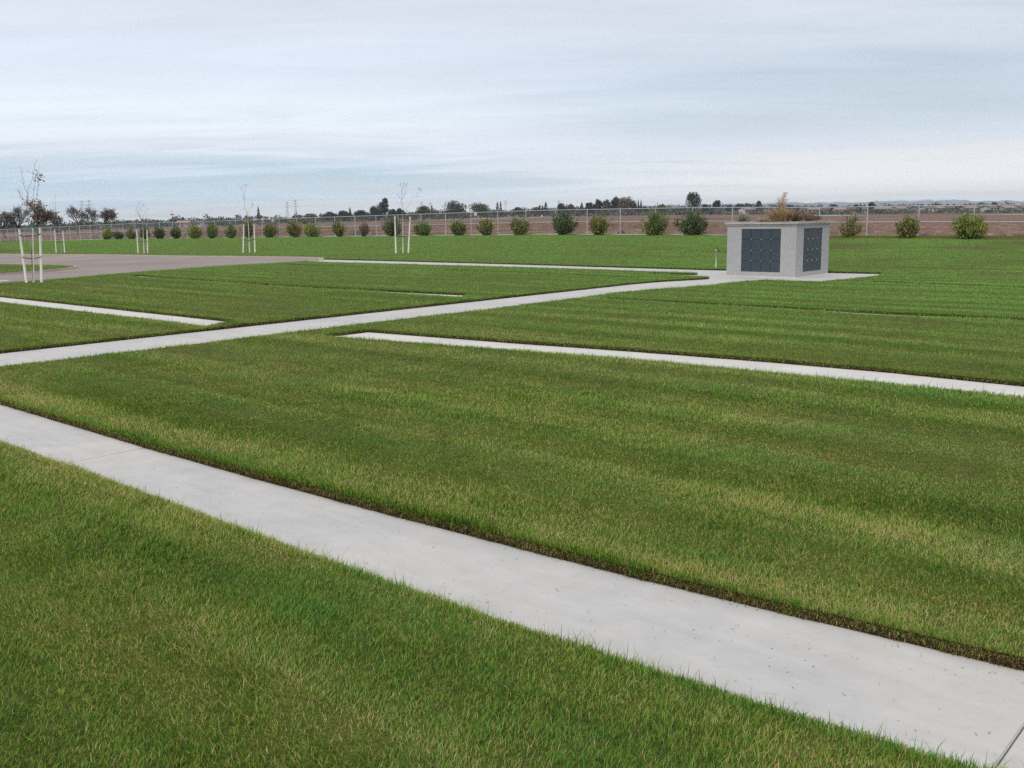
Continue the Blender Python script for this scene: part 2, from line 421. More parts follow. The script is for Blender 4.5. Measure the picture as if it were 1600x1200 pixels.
ground = sheet("ground", us_near, np.concatenate([[-3000, -800, -200, -60], span(-30, 57, 3), [57.9, 59.5, 61.0]]), MAT['soil'], dz=-.07)
# ploughed field: cloddy near the fence
us_f = np.concatenate([[-6500, -3000, -1500, -800, -500, -380], span(-260, 110, .55), [160, 300, 600, 1200, 2500, 6500]])
def clods(Ug, Vg):
    a = rng.normal(0, .085, Ug.shape) + .08 * np.sin(Vg * 2 * math.pi / 1.9)
    e = np.clip((Vg - 61) / 1.5, 0, 1) * np.clip((170 - Vg) / 60, 0.0, 1)
    e = np.where((Ug < -262) | (Ug > 112), 0, e)
    return a * e - .07
field = sheet("ploughed_field", us_f, np.concatenate([[61.0], span(61.6, 112, .55), span(113, 170, 1.6), span(175, 352, 12)]), MAT['field'], amp=clods)
us_far = np.concatenate([[-9000, -6500, -3000, -1500, -800, -500], span(-380, 160, 30), [300, 600, 1200, 2500, 6500, 9000]])
land = sheet("land", us_far, np.concatenate([span(352, 900, 60), [1200, 2000, 3500, 6000, 9000]]), MAT['land'], dz=-.07)

# ------------------------------------------------------------------ lawn, paths, strips, road: outlines in u/v
def dens(pts, step=.5):
    out = []
    for i, a in enumerate(pts):
        b = pts[(i + 1) % len(pts)]; n = max(1, int(math.hypot(b[0] - a[0], b[1] - a[1]) / step))
        out += [(a[0] + (b[0] - a[0]) * k / n, a[1] + (b[1] - a[1]) * k / n) for k in range(n)]
    return out
near_far = [(-40, 3.40), (-9.5, 3.37), (-6.67, 3.36), (-5.31, 3.38), (-4.09, 3.42), (-2.94, 3.475), (-2.39, 3.51), (-1.77, 3.56), (-1.25, 3.61), (-.81, 3.65), (.6, 3.80), (3, 4.08), (8, 4.7)]
near_near = [(-40, 2.66), (-9, 2.65), (-6.4, 2.655), (-4.17, 2.64), (-3.18, 2.65), (-2.59, 2.66), (-1.83, 2.70), (-1.35, 2.73), (-.94, 2.76), (-.6, 2.79), (.6, 2.92), (3, 3.2), (8, 3.85)]
P = {}
P['near'] = near_near + near_far[::-1]
P['diag'] = [(-13.29, 3.2), (-11.72, 3.2), (-11.68, 13), (-11.83, 16.6), (-11.72, 17.5), (-11.45, 18.3), (-11.28, 19.0), (-11.24, 20.0), (-11.18, 20.9), (-10.95, 21.42), (-10.3, 21.38), (-9.6, 21.5), (-9.25, 23.96), (-9.6, 25.35), (-14.8, 24.88), (-18.15, 24.82), (-28.99, 24.85), (-33.1, 24.95),
              (-32.3, 23.3), (-29.85, 22.85), (-26.7, 22.95), (-20.3, 23.15), (-17, 23.15), (-14.6, 23.12), (-13.95, 23.02), (-13.78, 22.92), (-13.9, 22.80), (-15.1, 22.70), (-15.4, 22.5), (-14.7, 22.22), (-13.6, 21.98), (-12.98, 21.84), (-12.72, 21.72), (-12.66, 21.5), (-12.78, 21.1), (-13.05, 20.4), (-13.22, 19.8), (-13.29, 19.0)]
P['s1'] = [(-11.05, 8.2), (-9.5, 8.4), (-7.76, 8.63), (-6.07, 8.87), (-4.5, 8.92), (-3.2, 8.93), (-2, 8.92), (12, 8.9), (12, 9.8), (-2.4, 9.8), (-3.6, 9.86), (-5, 9.8), (-6.6, 9.64), (-8.44, 9.38), (-11.05, 9.1)]
P['s2'] = [(-60, 7.95), (-13.5, 7.90), (-13.95, 8.73), (-60, 8.74)]
P['s3'] = [(-29.0, 14.30), (-25, 14.12), (-20, 13.99), (-17.5, 14.03), (-16.2, 13.93), (-13.9, 13.93), (-14.4, 14.68), (-17, 14.48), (-22, 14.36), (-26.6, 14.58), (-29.2, 14.9)]
P['s4'] = [(-31.0, 20.95), (-25.4, 20.85), (-17.8, 20.90), (-14.0, 20.45), (-14.2, 20.85), (-18.6, 21.28), (-26.7, 21.2), (-30.9, 21.6)]
P['s5'] = [(-11.2, 15.10), (-8.6, 15.12), (-6.7, 15.08), (-6.1, 14.94), (-5.0, 14.97), (-4.5, 15.18), (-3.0, 15.28), (12, 15.36), (12, 15.75), (-3.8, 15.62), (-5.9, 15.46), (-8, 15.5), (-11.3, 15.42)]
P['s6'] = [(-8.6, 21.8), (-5, 21.35), (12, 21.05), (12, 21.6), (-5.4, 21.8), (-8.8, 22.3)]
road_out = [(-29.1, 10.6), (-29.25, 11.7), (-29.6, 12.7), (-30.6, 14.5), (-31.4, 16.6), (-31.85, 18.6), (-31.95, 21), (-31.7, 22.8), (-32.4, 24.4), (-33.4, 25.4), (-34.7, 26.0), (-36.4, 26.25), (-40, 26.3), (-48, 26.2), (-62, 26.8), (-75, 27.6), (-140, 31),
            (-150, 20), (-80, -8), (-29, -8), (-28.6, 4), (-28.8, 8)]
island = [(-34, -8), (-36.4, 11), (-36.84, 13.5), (-37.3, 15.1), (-38.4, 16.5), (-39.5, 17.35), (-41.6, 17.7), (-48, 17.9), (-60, 18.6), (-90, 20), (-90, -2), (-60, -8)]
P['road'] = road_out
HOLES = dict(P)
def pip(px, py, poly):
    """points in polygon (arrays)"""
    poly = np.asarray(poly, float); ins = np.zeros(len(px), bool)
    bb = (px >= poly[:, 0].min()) & (px <= poly[:, 0].max()) & (py >= poly[:, 1].min()) & (py <= poly[:, 1].max())
    x = px[bb]; y = py[bb]; r = np.zeros(len(x), bool); j = len(poly) - 1
    for i in range(len(poly)):
        xi, yi = poly[i]; xj, yj = poly[j]
        if yi != yj:
            c = ((yi > y) != (yj > y)) & (x < (xj - xi) * (y - yi) / (yj - yi) + xi)
            r ^= c
        j = i
    ins[bb] = r; return ins
def in_hole(u, v):
    h = np.zeros(len(u), bool)
    for k, p in HOLES.items(): h |= pip(u, v, p)
    return h & ~pip(u, v, island)
def value_noise(x, y, s, seed):
    r = np.random.default_rng(seed).random((256, 256)); x = x / s; y = y / s
    i = np.floor(x).astype(int); j = np.floor(y).astype(int); fx = x - i; fy = y - j
    fx = fx * fx * (3 - 2 * fx); fy = fy * fy * (3 - 2 * fy)
    g = lambda a, b: r[a % 256, b % 256]
    return (g(i, j) * (1 - fx) + g(i + 1, j) * fx) * (1 - fy) + (g(i, j + 1) * (1 - fx) + g(i + 1, j + 1) * fx) * fy
TURF = .043
def turf_z(u, v, x, y):
    return terr_np(x, y) + TURF + .012 * (value_noise(u, v, 1.7, 3) - .5)
LAWN_BOX = [(-170, -7), (40, -7), (40, 57.2), (-170, 57.2)]
def cdt_mesh(name, loops, pts, keep, zf, mats, skirt=None):
    """triangulate the outlines with filler points, keep the wanted triangles, hang a skirt on their borders"""
    V, E = [], []
    for lp in loops:
        k = len(V); V += [Vector(p) for p in lp]; E += [(k + i, k + (i + 1) % len(lp)) for i in range(len(lp))]
    V += [Vector(p) for p in pts]
    vs, es, fs, *_ = delaunay_2d_cdt(V, E, [], 0, 1e-4)
    A = np.array([(v.x, v.y) for v in vs]); T = np.array([f for f in fs if len(f) == 3])
    C = A[T].mean(1); T = T[keep(C[:, 0], C[:, 1])]
    X = UX * A[:, 0] + VX * A[:, 1]; Y = UY * A[:, 0] + VY * A[:, 1]; Z = zf(A[:, 0], A[:, 1], X, Y)
    verts = [tuple(p) for p in np.stack([X, Y, Z], -1)]; faces = [tuple(int(i) for i in t) for t in T]; mi = [0] * len(faces)
    # orient up
    faces = [f if (A[f[1]][0] - A[f[0]][0]) * (A[f[2]][1] - A[f[0]][1]) - (A[f[2]][0] - A[f[0]][0]) * (A[f[1]][1] - A[f[0]][1]) > 0 else f[::-1] for f in faces]
    cnt = {}
    for f in faces:
        for i in range(3):
            a, b = f[i], f[(i + 1) % 3]; cnt[(a, b)] = 1
    border = [e for e in cnt if (e[1], e[0]) not in cnt]
    if skirt:
        low = {}
        for a, b in border:
            for q in (a, b):
                if q not in low:
                    low[q] = len(verts); x, y, z = verts[q]; verts.append((x, y, z - skirt))
            faces.append((b, a, low[a], low[b])); mi.append(1 if len(mats) > 1 else 0)
    me = bpy.data.meshes.new(name); used = sorted({i for f in faces for i in f}); mp = {o: n for n, o in enumerate(used)}
    me.from_pydata([verts[i] for i in used], [], [tuple(mp[i] for i in f) for f in faces])
    for m in mats: me.materials.append(m)
    me.polygons.foreach_set('material_index', np.array(mi, np.int32)); me.update()
    o = bpy.data.objects.new(name, me); COL.objects.link(o)
    return o, [(tuple(A[a]), tuple(A[b])) for a, b in border]
def grow(poly, d):
    """offset an outline outwards (d < 0: inwards)"""
    n = len(poly); ar = sum(poly[i][0] * poly[(i + 1) % n][1] - poly[(i + 1) % n][0] * poly[i][1] for i in range(n)); s = 1 if ar > 0 else -1
    out = []
    for i in range(n):
        p0, p1, p2 = poly[i - 1], poly[i], poly[(i + 1) % n]
        e1 = Vector((p1[0] - p0[0], p1[1] - p0[1])).normalized(); e2 = Vector((p2[0] - p1[0], p2[1] - p1[1])).normalized()
        n1 = Vector((e1.y, -e1.x)) * s; n2 = Vector((e2.y, -e2.x)) * s; b = n1 + n2
        b = b / max(b.length_squared / 2, .5); out.append((p1[0] + b.x * d, p1[1] + b.y * d))
    return out
fill = [(u, v) for u in span(-165, 38, 6) for v in span(-6, 56, 4)] + [(u, v) for u in span(-14, 6, .7) for v in span(-6, 12, .7)]
fill = [p for p in fill]
lawn, lawn_border = cdt_mesh("lawn", [LAWN_BOX, island] + [dens(p, 1.0) for p in HOLES.values()], fill,
                             lambda u, v: ~in_hole(u, v) & pip(u, v, LAWN_BOX), turf_z, [MAT['turf'], MAT['soil']], .12)
tag(lawn, kind='structure')

def slab(name, poly, mat, top=0.0, depth=.10, bev=.004, cuts=None):
    """concrete laid on the soil; cuts = (axis, positions): open joints 7 mm wide across the path"""
    bm = bmesh.new(); pieces = [poly]
    vs = [bm.verts.new((p[0], p[1], 0)) for p in poly]; bm.faces.new(vs)
    if cuts:
        ax, ps, gap = cuts
        for c in ps:
            for s in (-gap / 2, gap / 2):
                nrm = (1, 0, 0) if ax == 0 else (0, 1, 0); co = (c + s, 0, 0) if ax == 0 else (0, c + s, 0)
                bmesh.ops.bisect_plane(bm, geom=bm.verts[:] + bm.edges[:] + bm.faces[:], plane_co=co, plane_no=nrm)
            dead = [f for f in bm.faces if abs(f.calc_center_median()[ax] - c) < gap * .45 and (max(v.co[ax] for v in f.verts) - min(v.co[ax] for v in f.verts)) < gap * 1.2]
            bmesh.ops.delete(bm, geom=dead, context='FACES')
    for f in bm.faces:
        if f.normal.z < 0: f.normal_flip()
    bmesh.ops.recalc_face_normals(bm, faces=bm.faces[:])
    bm.normal_update()
    for f in bm.faces:
        if f.normal.z < 0: f.normal_flip()
    r = bmesh.ops.extrude_face_region(bm, geom=bm.faces[:])
    tops = [g for g in r['geom'] if isinstance(g, bmesh.types.BMVert)]
    bmesh.ops.translate(bm, vec=(0, 0, depth), verts=tops)
    bmesh.ops.recalc_face_normals(bm, faces=bm.faces[:])
    bm.normal_update()
    if bev:
        ed = [e for e in bm.edges if len(e.link_faces) == 2 and e.verts[0].co.z > depth * .5 and e.verts[1].co.z > depth * .5 and e.calc_face_angle(0) > .7]
        bmesh.ops.bevel(bm, geom=ed, offset=bev, segments=2, affect='EDGES', clamp_overlap=True)
    bmesh.ops.triangulate(bm, faces=[f for f in bm.faces if len(f.verts) > 4])
    for v in bm.verts:
        x, y = uv2xy(v.co.x, v.co.y); v.co = (x, y, terr(x, y) + top - depth + v.co.z)
    me = bpy.data.meshes.new(name); bm.to_mesh(me); bm.free(); me.materials.append(mat)
    o = bpy.data.objects.new(name, me); COL.objects.link(o); return tag(o, kind='structure')
path_near = slab("path", dens(grow(P['near'], -.012), .6), MAT['path'], cuts=(0, [-36.7, -30.7, -24.7, -18.7, -12.7, -6.7, -.70, 5.3], .006))
path_diag = slab("path", dens(grow([p for p in P['diag'] if True], -.012), 1.0), MAT['path'], top=0.0, cuts=(1, [3.42, 4.51, 5.85, 7.19, 8.53, 9.87, 11.2, 12.55, 13.9, 15.2, 16.6, 17.9, 19.25], .007))
for k in ('s1', 's2', 's3', 's4', 's5', 's6'):
    slab("grave_strip", dens(grow(P[k], -.012), 1.0), MAT['strip'], top=0.0)
# asphalt road with its kerbs
road, _ = cdt_mesh("road", [dens(grow(road_out, -.17), 2.0), dens(grow(island, .17), 2.0)], [(u, v) for u in span(-149, -29, 4) for v in span(-7, 30, 4)],
                   lambda u, v: pip(u, v, grow(road_out, -.17)) & ~pip(u, v, grow(island, .17)), lambda u, v, x, y: terr_np(x, y) - .03, [MAT['asphalt']])
tag(road, kind='structure')
def ring(name, inner, outer, mat, zt, zb):
    m = MB(); n = len(inner)
    def pt(p, z): x, y = uv2xy(*p); return (x, y, terr(x, y) + z)
    for i in range(n):
        a, b, c, d = inner[i], inner[(i + 1) % n], outer[(i + 1) % n], outer[i]
        m.poly([pt(a, zt), pt(b, zt), pt(c, zt), pt(d, zt)]); m.poly([pt(a, zt), pt(a, zb), pt(b, zb), pt(b, zt)]); m.poly([pt(d, zt), pt(c, zt), pt(c, zb), pt(d, zb)])
    return tag(m.build(name, mat), kind='structure')
ro = dens(road_out, 1.0); io = dens(island, 1.0)
ring("kerb", grow(ro, -.165), grow(ro, -.012), MAT['kerb'], .03, -.06)
ring("kerb", grow(io, .012), grow(io, .165), MAT['kerb'], .03, -.06)
# rain puddle in the gutter
def blob(name, pts, z, mat):
    c = [uv2xy(*p) for p in pts]; m = MB(); m.poly([(x, y, terr(x, y) + z) for x, y in c]); return m.build(name, mat)
pud = blob("puddle", [(-33.2, 11.2), (-32.4, 11.05), (-31.75, 11.3), (-31.45, 11.65), (-31.6, 11.95), (-32.2, 12.0), (-33.0, 11.7)], -.024, MAT['water'])
tag(pud, kind='structure')
# concrete mow strip below the fence
slab("edging", dens([(-180, 57.22), (50, 57.22), (50, 57.72), (-180, 57.72)], 6), MAT['strip'], top=.075, depth=.14, bev=0)

# ------------------------------------------------------------------ grass blades (uncountable: one object)
def make_grass():
    D0, d0, ex, wx = 21000.0, 4.0, 1.80, .80
    # density per m2 = D0 (d0/d)^ex beyond d0; sample depth by inverse cdf of density x width
    ys = np.geomspace(.25, 150, 4000); wid = 1.12 * ys + 10.0
    de = D0 * np.minimum(1, (d0 / ys) ** ex); pdf = de * wid; cdf = np.concatenate([[0], np.cumsum((pdf[1:] + pdf[:-1]) / 2 * np.diff(ys))])
    N = int(cdf[-1]); Y = np.interp(rng.random(N) * cdf[-1], cdf, ys); X = (rng.random(N) - .5) * (1.12 * Y + 10.0)
    out_ = (np.abs(X) > .56 * Y + .7) | (Y < 2.2)                        # outside the frame: fewer, wider blades
    kp = ~out_ | (rng.random(N) < .26); X, Y, out_ = X[kp], Y[kp], out_[kp]
    u = UX * X + UY * Y; v = VX * X + VY * Y
    ok = (v < 57.15) & (u > -168) & (u < 39) & ~in_hole(u, v)
    X, Y, u, v, out_ = X[ok], Y[ok], u[ok], v[ok], out_[ok]; n = len(X)
    W = np.where(out_, 1.9, 1.0) * .0025 * np.maximum(1, Y / d0) ** wx * rng.uniform(.7, 1.3, n)
    hgt = (.017 + .017 * rng.random(n)) * (.66 + .68 * value_noise(u, v, .22, 5)) * (.62 + .76 * value_noise(u * .25, v, .55, 6)) * np.where(rng.random(n) < .015, 1.6, 1)
    hgt = hgt * np.interp(Y, [2, 7, 16], [.66, .78, 1.0])
    hgt = np.maximum(hgt, W * 1.1)
    dry = np.where(rng.random(n) < .05 + .55 * np.clip(value_noise(u * .3, v, .9, 9) - .45, 0, 1), .38, 0)
    Z = turf_z(u, v, X, Y) - .004
    band = np.sin(2 * math.pi * v / 1.05 + 5 * (value_noise(u * .2, v, 1.6, 12) - .5))          # each mower pass lays the blades over, to and fro
    phi = np.where(rng.random(n) < .45, np.where(band > 0, 0.0, math.pi) + math.radians(48) + rng.normal(0, .6, n), rng.random(n) * 2 * math.pi); lean = rng.uniform(.15, 1.25, n) * hgt
    # blades along the cut edges: thicker, longer, hanging over the path; dead thatch below them
    bs = [(np.array(a), np.array(b)) for a, b in lawn_border]
    ex_ = []
    for a, b in bs:
        m_ = (a + b) / 2; x, y = uv2xy(*m_); L_ = np.hypot(*(b - a))
        if y < .2 or abs(x) > .6 * y + 5.5 or m_[1] > 56 or y > 75: continue
        k = int(L_ * 5600 * min(1, (4 / y)) ** 1.1 * (1 if abs(x) < .57 * y + .9 else .4)) + 2
        t_ = rng.random(k)[:, None]; p = a + (b - a) * t_; e = (b - a) / max(L_, 1e-6)
        o = np.array([e[1], -e[0]])       # border edges run with the lawn on their left: out is to the right
        ex_.append(np.concatenate([p, np.repeat(o[None], k, 0), np.full((k, 1), y)], 1))
    ex_ = np.concatenate(ex_); k = len(ex_)
    eu, ev, ou, ov, ey = ex_.T
    dead = rng.random(k) < .30 + .50 * value_noise(eu, ev, .45, 35)
    rag = .010 * (value_noise(eu * 1.3 + ev, ev, .09, 31) - .35) + .012 * (value_noise(eu * 1.3 + ev, ev, .35, 32) - .3)   # ragged turf edge
    droop = ~dead & (rng.random(k) < .62)               # green blades that flop over the edge
    dep = rng.random(k)                                   # dead thatch: how far down the cut face it hangs
    shift = np.where(dead, rag + .006 + .006 * rng.random(k), np.where(droop, rag + rng.uniform(-.016, .008, k), rag - rng.uniform(0, .05, k)))
    eu = eu + ou * shift; ev = ev + ov * shift
    eX = UX * eu + VX * ev; eY = UY * eu + VY * ev; oX = UX * ou + VX * ov; oY = UY * ou + VY * ov
    eW = .0026 * np.maximum(1, eY / d0) ** wx * rng.uniform(.7, 1.3, k) * np.where(dead, 1.3, 1)
    tall = .8 + .5 * value_noise(eu, ev, .3, 33)
    eH = rng.uniform(.022, .042, k) * tall * np.where(rng.random(k) < .06, 2.0, 1); eH = np.maximum(eH, eW)
    eZ = turf_z(eu, ev, eX, eY) - np.where(dead, .004 + .042 * dep ** 1.3, .004)
    ephi = np.arctan2(oY, oX) + rng.normal(0, .9, k)
    eL = np.where(dead, rng.uniform(.004, .022, k), rng.uniform(.05, .9, k) * eH)
    edry = np.where(dead, np.where(rng.random(k) < .30 * (1 - dep), .10, 2.0), -.04)
    eH = np.where(dead, rng.uniform(-.022, .020, k), eH)
    eH = np.where(droop, rng.uniform(-.026, .022, k), eH); eL = np.where(droop, rng.uniform(.008, .030, k), eL)
    eZ = np.where(droop, eZ - .016 * rng.random(k) ** 2, eZ); edry = np.where(droop, rng.uniform(-.12, .22, k), edry)
    X, Y, Z, W, hgt, lean, phi, dry = [np.concatenate(q) for q in ((X, eX), (Y, eY), (Z, eZ), (W, eW), (hgt, eH), (lean, eL), (phi, ephi), (dry, edry))]
    nc = 900; cu = rng.uniform(-13, 2, nc); cv = 2.75 + .70 * np.where(rng.random(nc) < .5, rng.random(nc), np.round(rng.random(nc)) * .94 + rng.normal(0, .03, nc)) + .04 * np.maximum(0, cu + 4)
    ok = pip(cu, cv, grow(P['near'], -.02)); cu, cv = cu[ok], cv[ok]; nc = len(cu); cX = UX * cu + VX * cv; cY = UY * cu + VY * cv
    add = (cX, cY, np.full(nc, .003), rng.uniform(.002, .004, nc), rng.uniform(.001, .008, nc), rng.uniform(.006, .022, nc), rng.random(nc) * 6.283, np.where(rng.random(nc) < .6, 2.0, .25))
    X, Y, Z, W, hgt, lean, phi, dry = [np.concatenate(q) for q in zip((X, Y, Z, W, hgt, lean, phi, dry), add)]
    rnd = rng.random(len(X))
    print("blades", len(X))
    tw = phi + math.pi / 2 + rng.normal(0, .5, len(X))
    wx_, wy_ = np.cos(tw) * W / 2, np.sin(tw) * W / 2; lx, ly = np.cos(phi) * lean, np.sin(phi) * lean
    near = Y < 9
    def tri(s):
        n = s.sum(); V_ = np.empty((n, 3, 3), np.float32)
        V_[:, 0] = np.stack([X[s] - wx_[s], Y[s] - wy_[s], Z[s]], -1); V_[:, 1] = np.stack([X[s] + wx_[s], Y[s] + wy_[s], Z[s]], -1)
        V_[:, 2] = np.stack([X[s] + lx[s], Y[s] + ly[s], Z[s] + hgt[s]], -1); return V_
    def bent(s):
        n = s.sum(); V_ = np.empty((n, 5, 3), np.float32); V_[:, 0:2] = tri(s)[:, 0:2]
        mx, my, mz = X[s] + lx[s] * .32, Y[s] + ly[s] * .32, Z[s] + hgt[s] * .6
        V_[:, 2] = np.stack([mx + wx_[s] * .8, my + wy_[s] * .8, mz], -1); V_[:, 3] = np.stack([mx - wx_[s] * .8, my - wy_[s] * .8, mz], -1)
        V_[:, 4] = np.stack([X[s] + lx[s], Y[s] + ly[s], Z[s] + hgt[s]], -1); return V_
    A = bent(near); B = tri(~near); na, nb = len(A), len(B)
    fa = (np.arange(na)[:, None] * 5 + np.array([0, 1, 2, 3, 3, 2, 4])).ravel(); fb = (np.arange(nb)[:, None] * 3 + np.array([0, 1, 2]) + na * 5).ravel()
    cnt = np.concatenate([np.tile([4, 3], na), np.full(nb, 3)])
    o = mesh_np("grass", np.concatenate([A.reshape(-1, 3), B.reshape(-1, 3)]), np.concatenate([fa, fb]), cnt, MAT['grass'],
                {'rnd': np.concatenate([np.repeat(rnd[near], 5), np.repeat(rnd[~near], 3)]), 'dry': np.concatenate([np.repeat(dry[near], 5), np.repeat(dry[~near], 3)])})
    tag(o, "short mown green lawn grass between the concrete paths", "grass", kind='stuff')
make_grass()

# ------------------------------------------------------------------ rough weeds outside the fence
MAT['weed'] = m_leaf("rough_weed", (.06, .10, .02), (.13, .15, .05), (.30, .24, .13), .3, .25)
MAT['dryweed'] = m_leaf("dead_weed", (.05, .045, .035), (.10, .09, .07), (.17, .15, .12), .2, .5)
def make_weeds():
    n = 26000; u = rng.uniform(-190, 20, n); v = 57.8 + np.abs(rng.normal(0, 1.6, n)); X = UX * u + VX * v; Y = UY * u + VY * v
    ok = (Y > 30) & (value_noise(u, v, 2.5, 21) > .30); X, Y, u, v = X[ok], Y[ok], u[ok], v[ok]; n = len(X)
    Z = terr_np(X, Y) - .08; h = rng.uniform(.06, .30, n) * (.5 + value_noise(u, v, 3.3, 22)); ph = rng.random(n) * 6.283; w = rng.uniform(.012, .035, n)
    l = rng.uniform(.1, .7, n) * h; tw = rng.random(n) * 6.283
    V_ = np.empty((n, 3, 3)); V_[:, 0] = np.stack([X - np.cos(tw) * w, Y - np.sin(tw) * w, Z], -1); V_[:, 1] = np.stack([X + np.cos(tw) * w, Y + np.sin(tw) * w, Z], -1)
    V_[:, 2] = np.stack([X + np.cos(ph) * l, Y + np.sin(ph) * l, Z + h], -1)
    o = mesh_np("weeds", V_.reshape(-1, 3), np.arange(n * 3), np.full(n, 3), MAT['weed'])
    tag(o, "rough green and straw weeds along the outside of the fence", "weeds", kind='stuff')
make_weeds()

# ------------------------------------------------------------------ chain-link fence
def make_fence():
    u0, n, stp = -176.0, 64, 3.0
    def base(u): x, y = uv2xy(u, FENCE_V); return Vector((x, y, terr(x, y) + .06))
    root = empty("chain_link_fence", base(-20), "long galvanised chain link fence between the lawn and the brown ploughed field", "fence")
    off = -root.location; H = 1.83
    us = [u0 + stp * i for i in range(n)]
    for u in us:
        m = MB(); b = base(u) + off; m.tube([b, b + Vector((0, 0, H - .02))], .032, 8); m.ball(b + Vector((0, 0, H - .01)), .038, sz=.8)
        m.build("post", MAT['steel'], root)
    for h, r, nm in ((H - .03, .028, "top_rail"), (.90, .026, "middle_rail")):
        m = MB(); m.tube([base(u) + off + Vector((0, 0, h)) for u in us], r, 6); m.build(nm, MAT['steel'], root)
    m = MB(); pitch = .075; w = .0019; nv = Vector((VX, VY, 0)) * .035
    k = int(stp * (n - 1) / pitch); HH = H - .07
    for i in range(k):
        for s in (-1, 1):
            ua = u0 + i * pitch; ub = ua + s * HH
            t0, t1 = 0.0, 1.0
            if ub < u0: t1 = (ua - u0) / HH
            if ub > us[-1]: t1 = (us[-1] - ua) / HH
            if t1 <= .02: continue
            pts = [base(ua + (ub - ua) * t) + off + nv * (1 + .1 * s) + Vector((0, 0, .03 + HH * t)) for t in (0, t1)]
            m.tube(pts, w, 3, cap=False)
    m.build("wire_mesh", MAT['wire'], root)
    # blank plates wired to the fence
    for px, py, w_, h_, lab in ((743, 334.5, .28, .26, "largest blank white sign on the fence top, above a gap between two shrubs"),
                                (846.5, 337.5, .16, .15, "tiny white square tag on the fence left of a tall dark shrub"),
                                (426, 345, .24, .17, "tiny white wide tag near the fence top at the road end")):
        Y = y_on_v(px, FENCE_V - .06); c = at(px, py, Y); T = Matrix.Translation(c) @ Matrix.Rotation(-A42, 4, 'Z')
        m = MB(); m.box(-w_ / 2, w_ / 2, -.006, .006, -h_ / 2, h_ / 2)
        o = m.build("fence_sign", MAT['white']); o.data.transform(Matrix.Rotation(-A42, 4, 'Z')); o.location = c; tag(o, lab, "sign")
make_fence()

# ------------------------------------------------------------------ shrubs in a row inside the fence
def leaf_cloud(centres, sizes, normals=None, aspect=.45, jitter=1.0):
    """many small leaf faces (4-sided, pointed), as arrays"""
    n = len(centres); a = rng.normal(0, 1, (n, 3)); a[:, 2] += .4; a /= np.linalg.norm(a, axis=1)[:, None]
    if normals is not None: a = a * jitter + normals; a /= np.linalg.norm(a, axis=1)[:, None]
    b = np.cross(a, rng.normal(0, 1, (n, 3))); b /= np.linalg.norm(b, axis=1)[:, None]
    s = sizes[:, None]; c = centres
    V_ = np.stack([c - a * s * .5, c + b * s * aspect * .5, c + a * s * .5, c - b * s * aspect * .5], 1)
    return V_.reshape(-1, 3)
def cloud_obj(name, V_, mat, parent):
    n = len(V_) // 4; return mesh_np(name, V_, np.arange(n * 4), np.full(n, 4), mat, None, parent)
BM = dict(
    bright=m_leaf("bright_shrub_leaf", (.07, .11, .012), (.21, .27, .028), (.42, .43, .08), .35, 1.5),
    dark=m_leaf("dark_shrub_leaf", (.022, .044, .012), (.066, .115, .026), (.16, .21, .05), .3, 1.5),
    mid=m_leaf("mid_shrub_leaf", (.040, .072, .012), (.135, .195, .030), (.28, .33, .065), .3, 1.5),
    olive=m_leaf("olive_shrub_leaf", (.06, .075, .014), (.19, .20, .036), (.38, .35, .08), .3, 1.5),
    brown=m_leaf("browned_shrub_leaf", (.055, .056, .018), (.145, .130, .042), (.28, .22, .08), .3, 1.5))
def make_shrub(px, ytop, ybase, w, kind, label, dens_=1.0):
    Y = y_on_v(px, 56.3); x = xat(px, Y); z = terr(x, Y) + TURF; s = Y / 1500.0
    hgt = (ybase - ytop) * s * 1.05; rad = w * .56 * s * .5
    root = empty("shrub", (x, Y, z), label, "shrub", "shrubs planted along the fence")
    m = MB(); C = []; S = []
    ns = 60; vase = rng.uniform(1.4, 3.0); skew = rng.normal(0, .14, 2) * rad; lop = rng.uniform(.8, 1.2); lobes = [(rng.uniform(0, 6.283), rng.uniform(.75, 1.12)) for _ in range(5)]
    for k in range(ns):
        a = rng.uniform(0, 6.283); q = math.sqrt(rng.random()); lob = 1 + .22 * math.sin(3 * a + lobes[0][0]) + .12 * math.sin(5 * a + lobes[1][0])
        shoot = rng.uniform(1.10, 1.28) if k % 9 == 0 else rng.uniform(.66, 1.0)
        top = Vector((math.cos(a) * rad * q * lob * (1.12 if k % 9 == 0 else 1) + skew[0], math.sin(a) * rad * q * lob + skew[1], hgt * .93 * (1 - .42 * q ** vase) * shoot))
        b = Vector((math.cos(a) * rad * .28 * q, math.sin(a) * rad * .28 * q, 0)); mid = b.lerp(top, .5) + Vector((math.cos(a), math.sin(a), 0)) * rad * .20 * q
        m.tube([b, mid, top], [.014, .009, .004], 4, cap=False)
        nl = int(40 * dens_ * (.45 if k % 9 == 0 else 1))
        for t in rng.uniform(.10, 1.04, nl):
            p = b.lerp(mid, t * 2) if t < .5 else mid.lerp(top, (t - .5) * 2)
            C.append(np.array(p) + rng.normal(0, 1, 3) * rad * .105); S.append(rng.uniform(.09, .18) * (.75 + .3 * rad))
    C = np.array(C); C[:, 2] = np.maximum(C[:, 2], .03)
    nrm = np.stack([C[:, 0] * .6, C[:, 1] * .6, np.full(len(C), .9)], -1)
    m.build("stems", MAT['barkd'], root); cloud_obj("foliage", leaf_cloud(C, np.array(S), nrm, .55, .8), BM[kind], root)
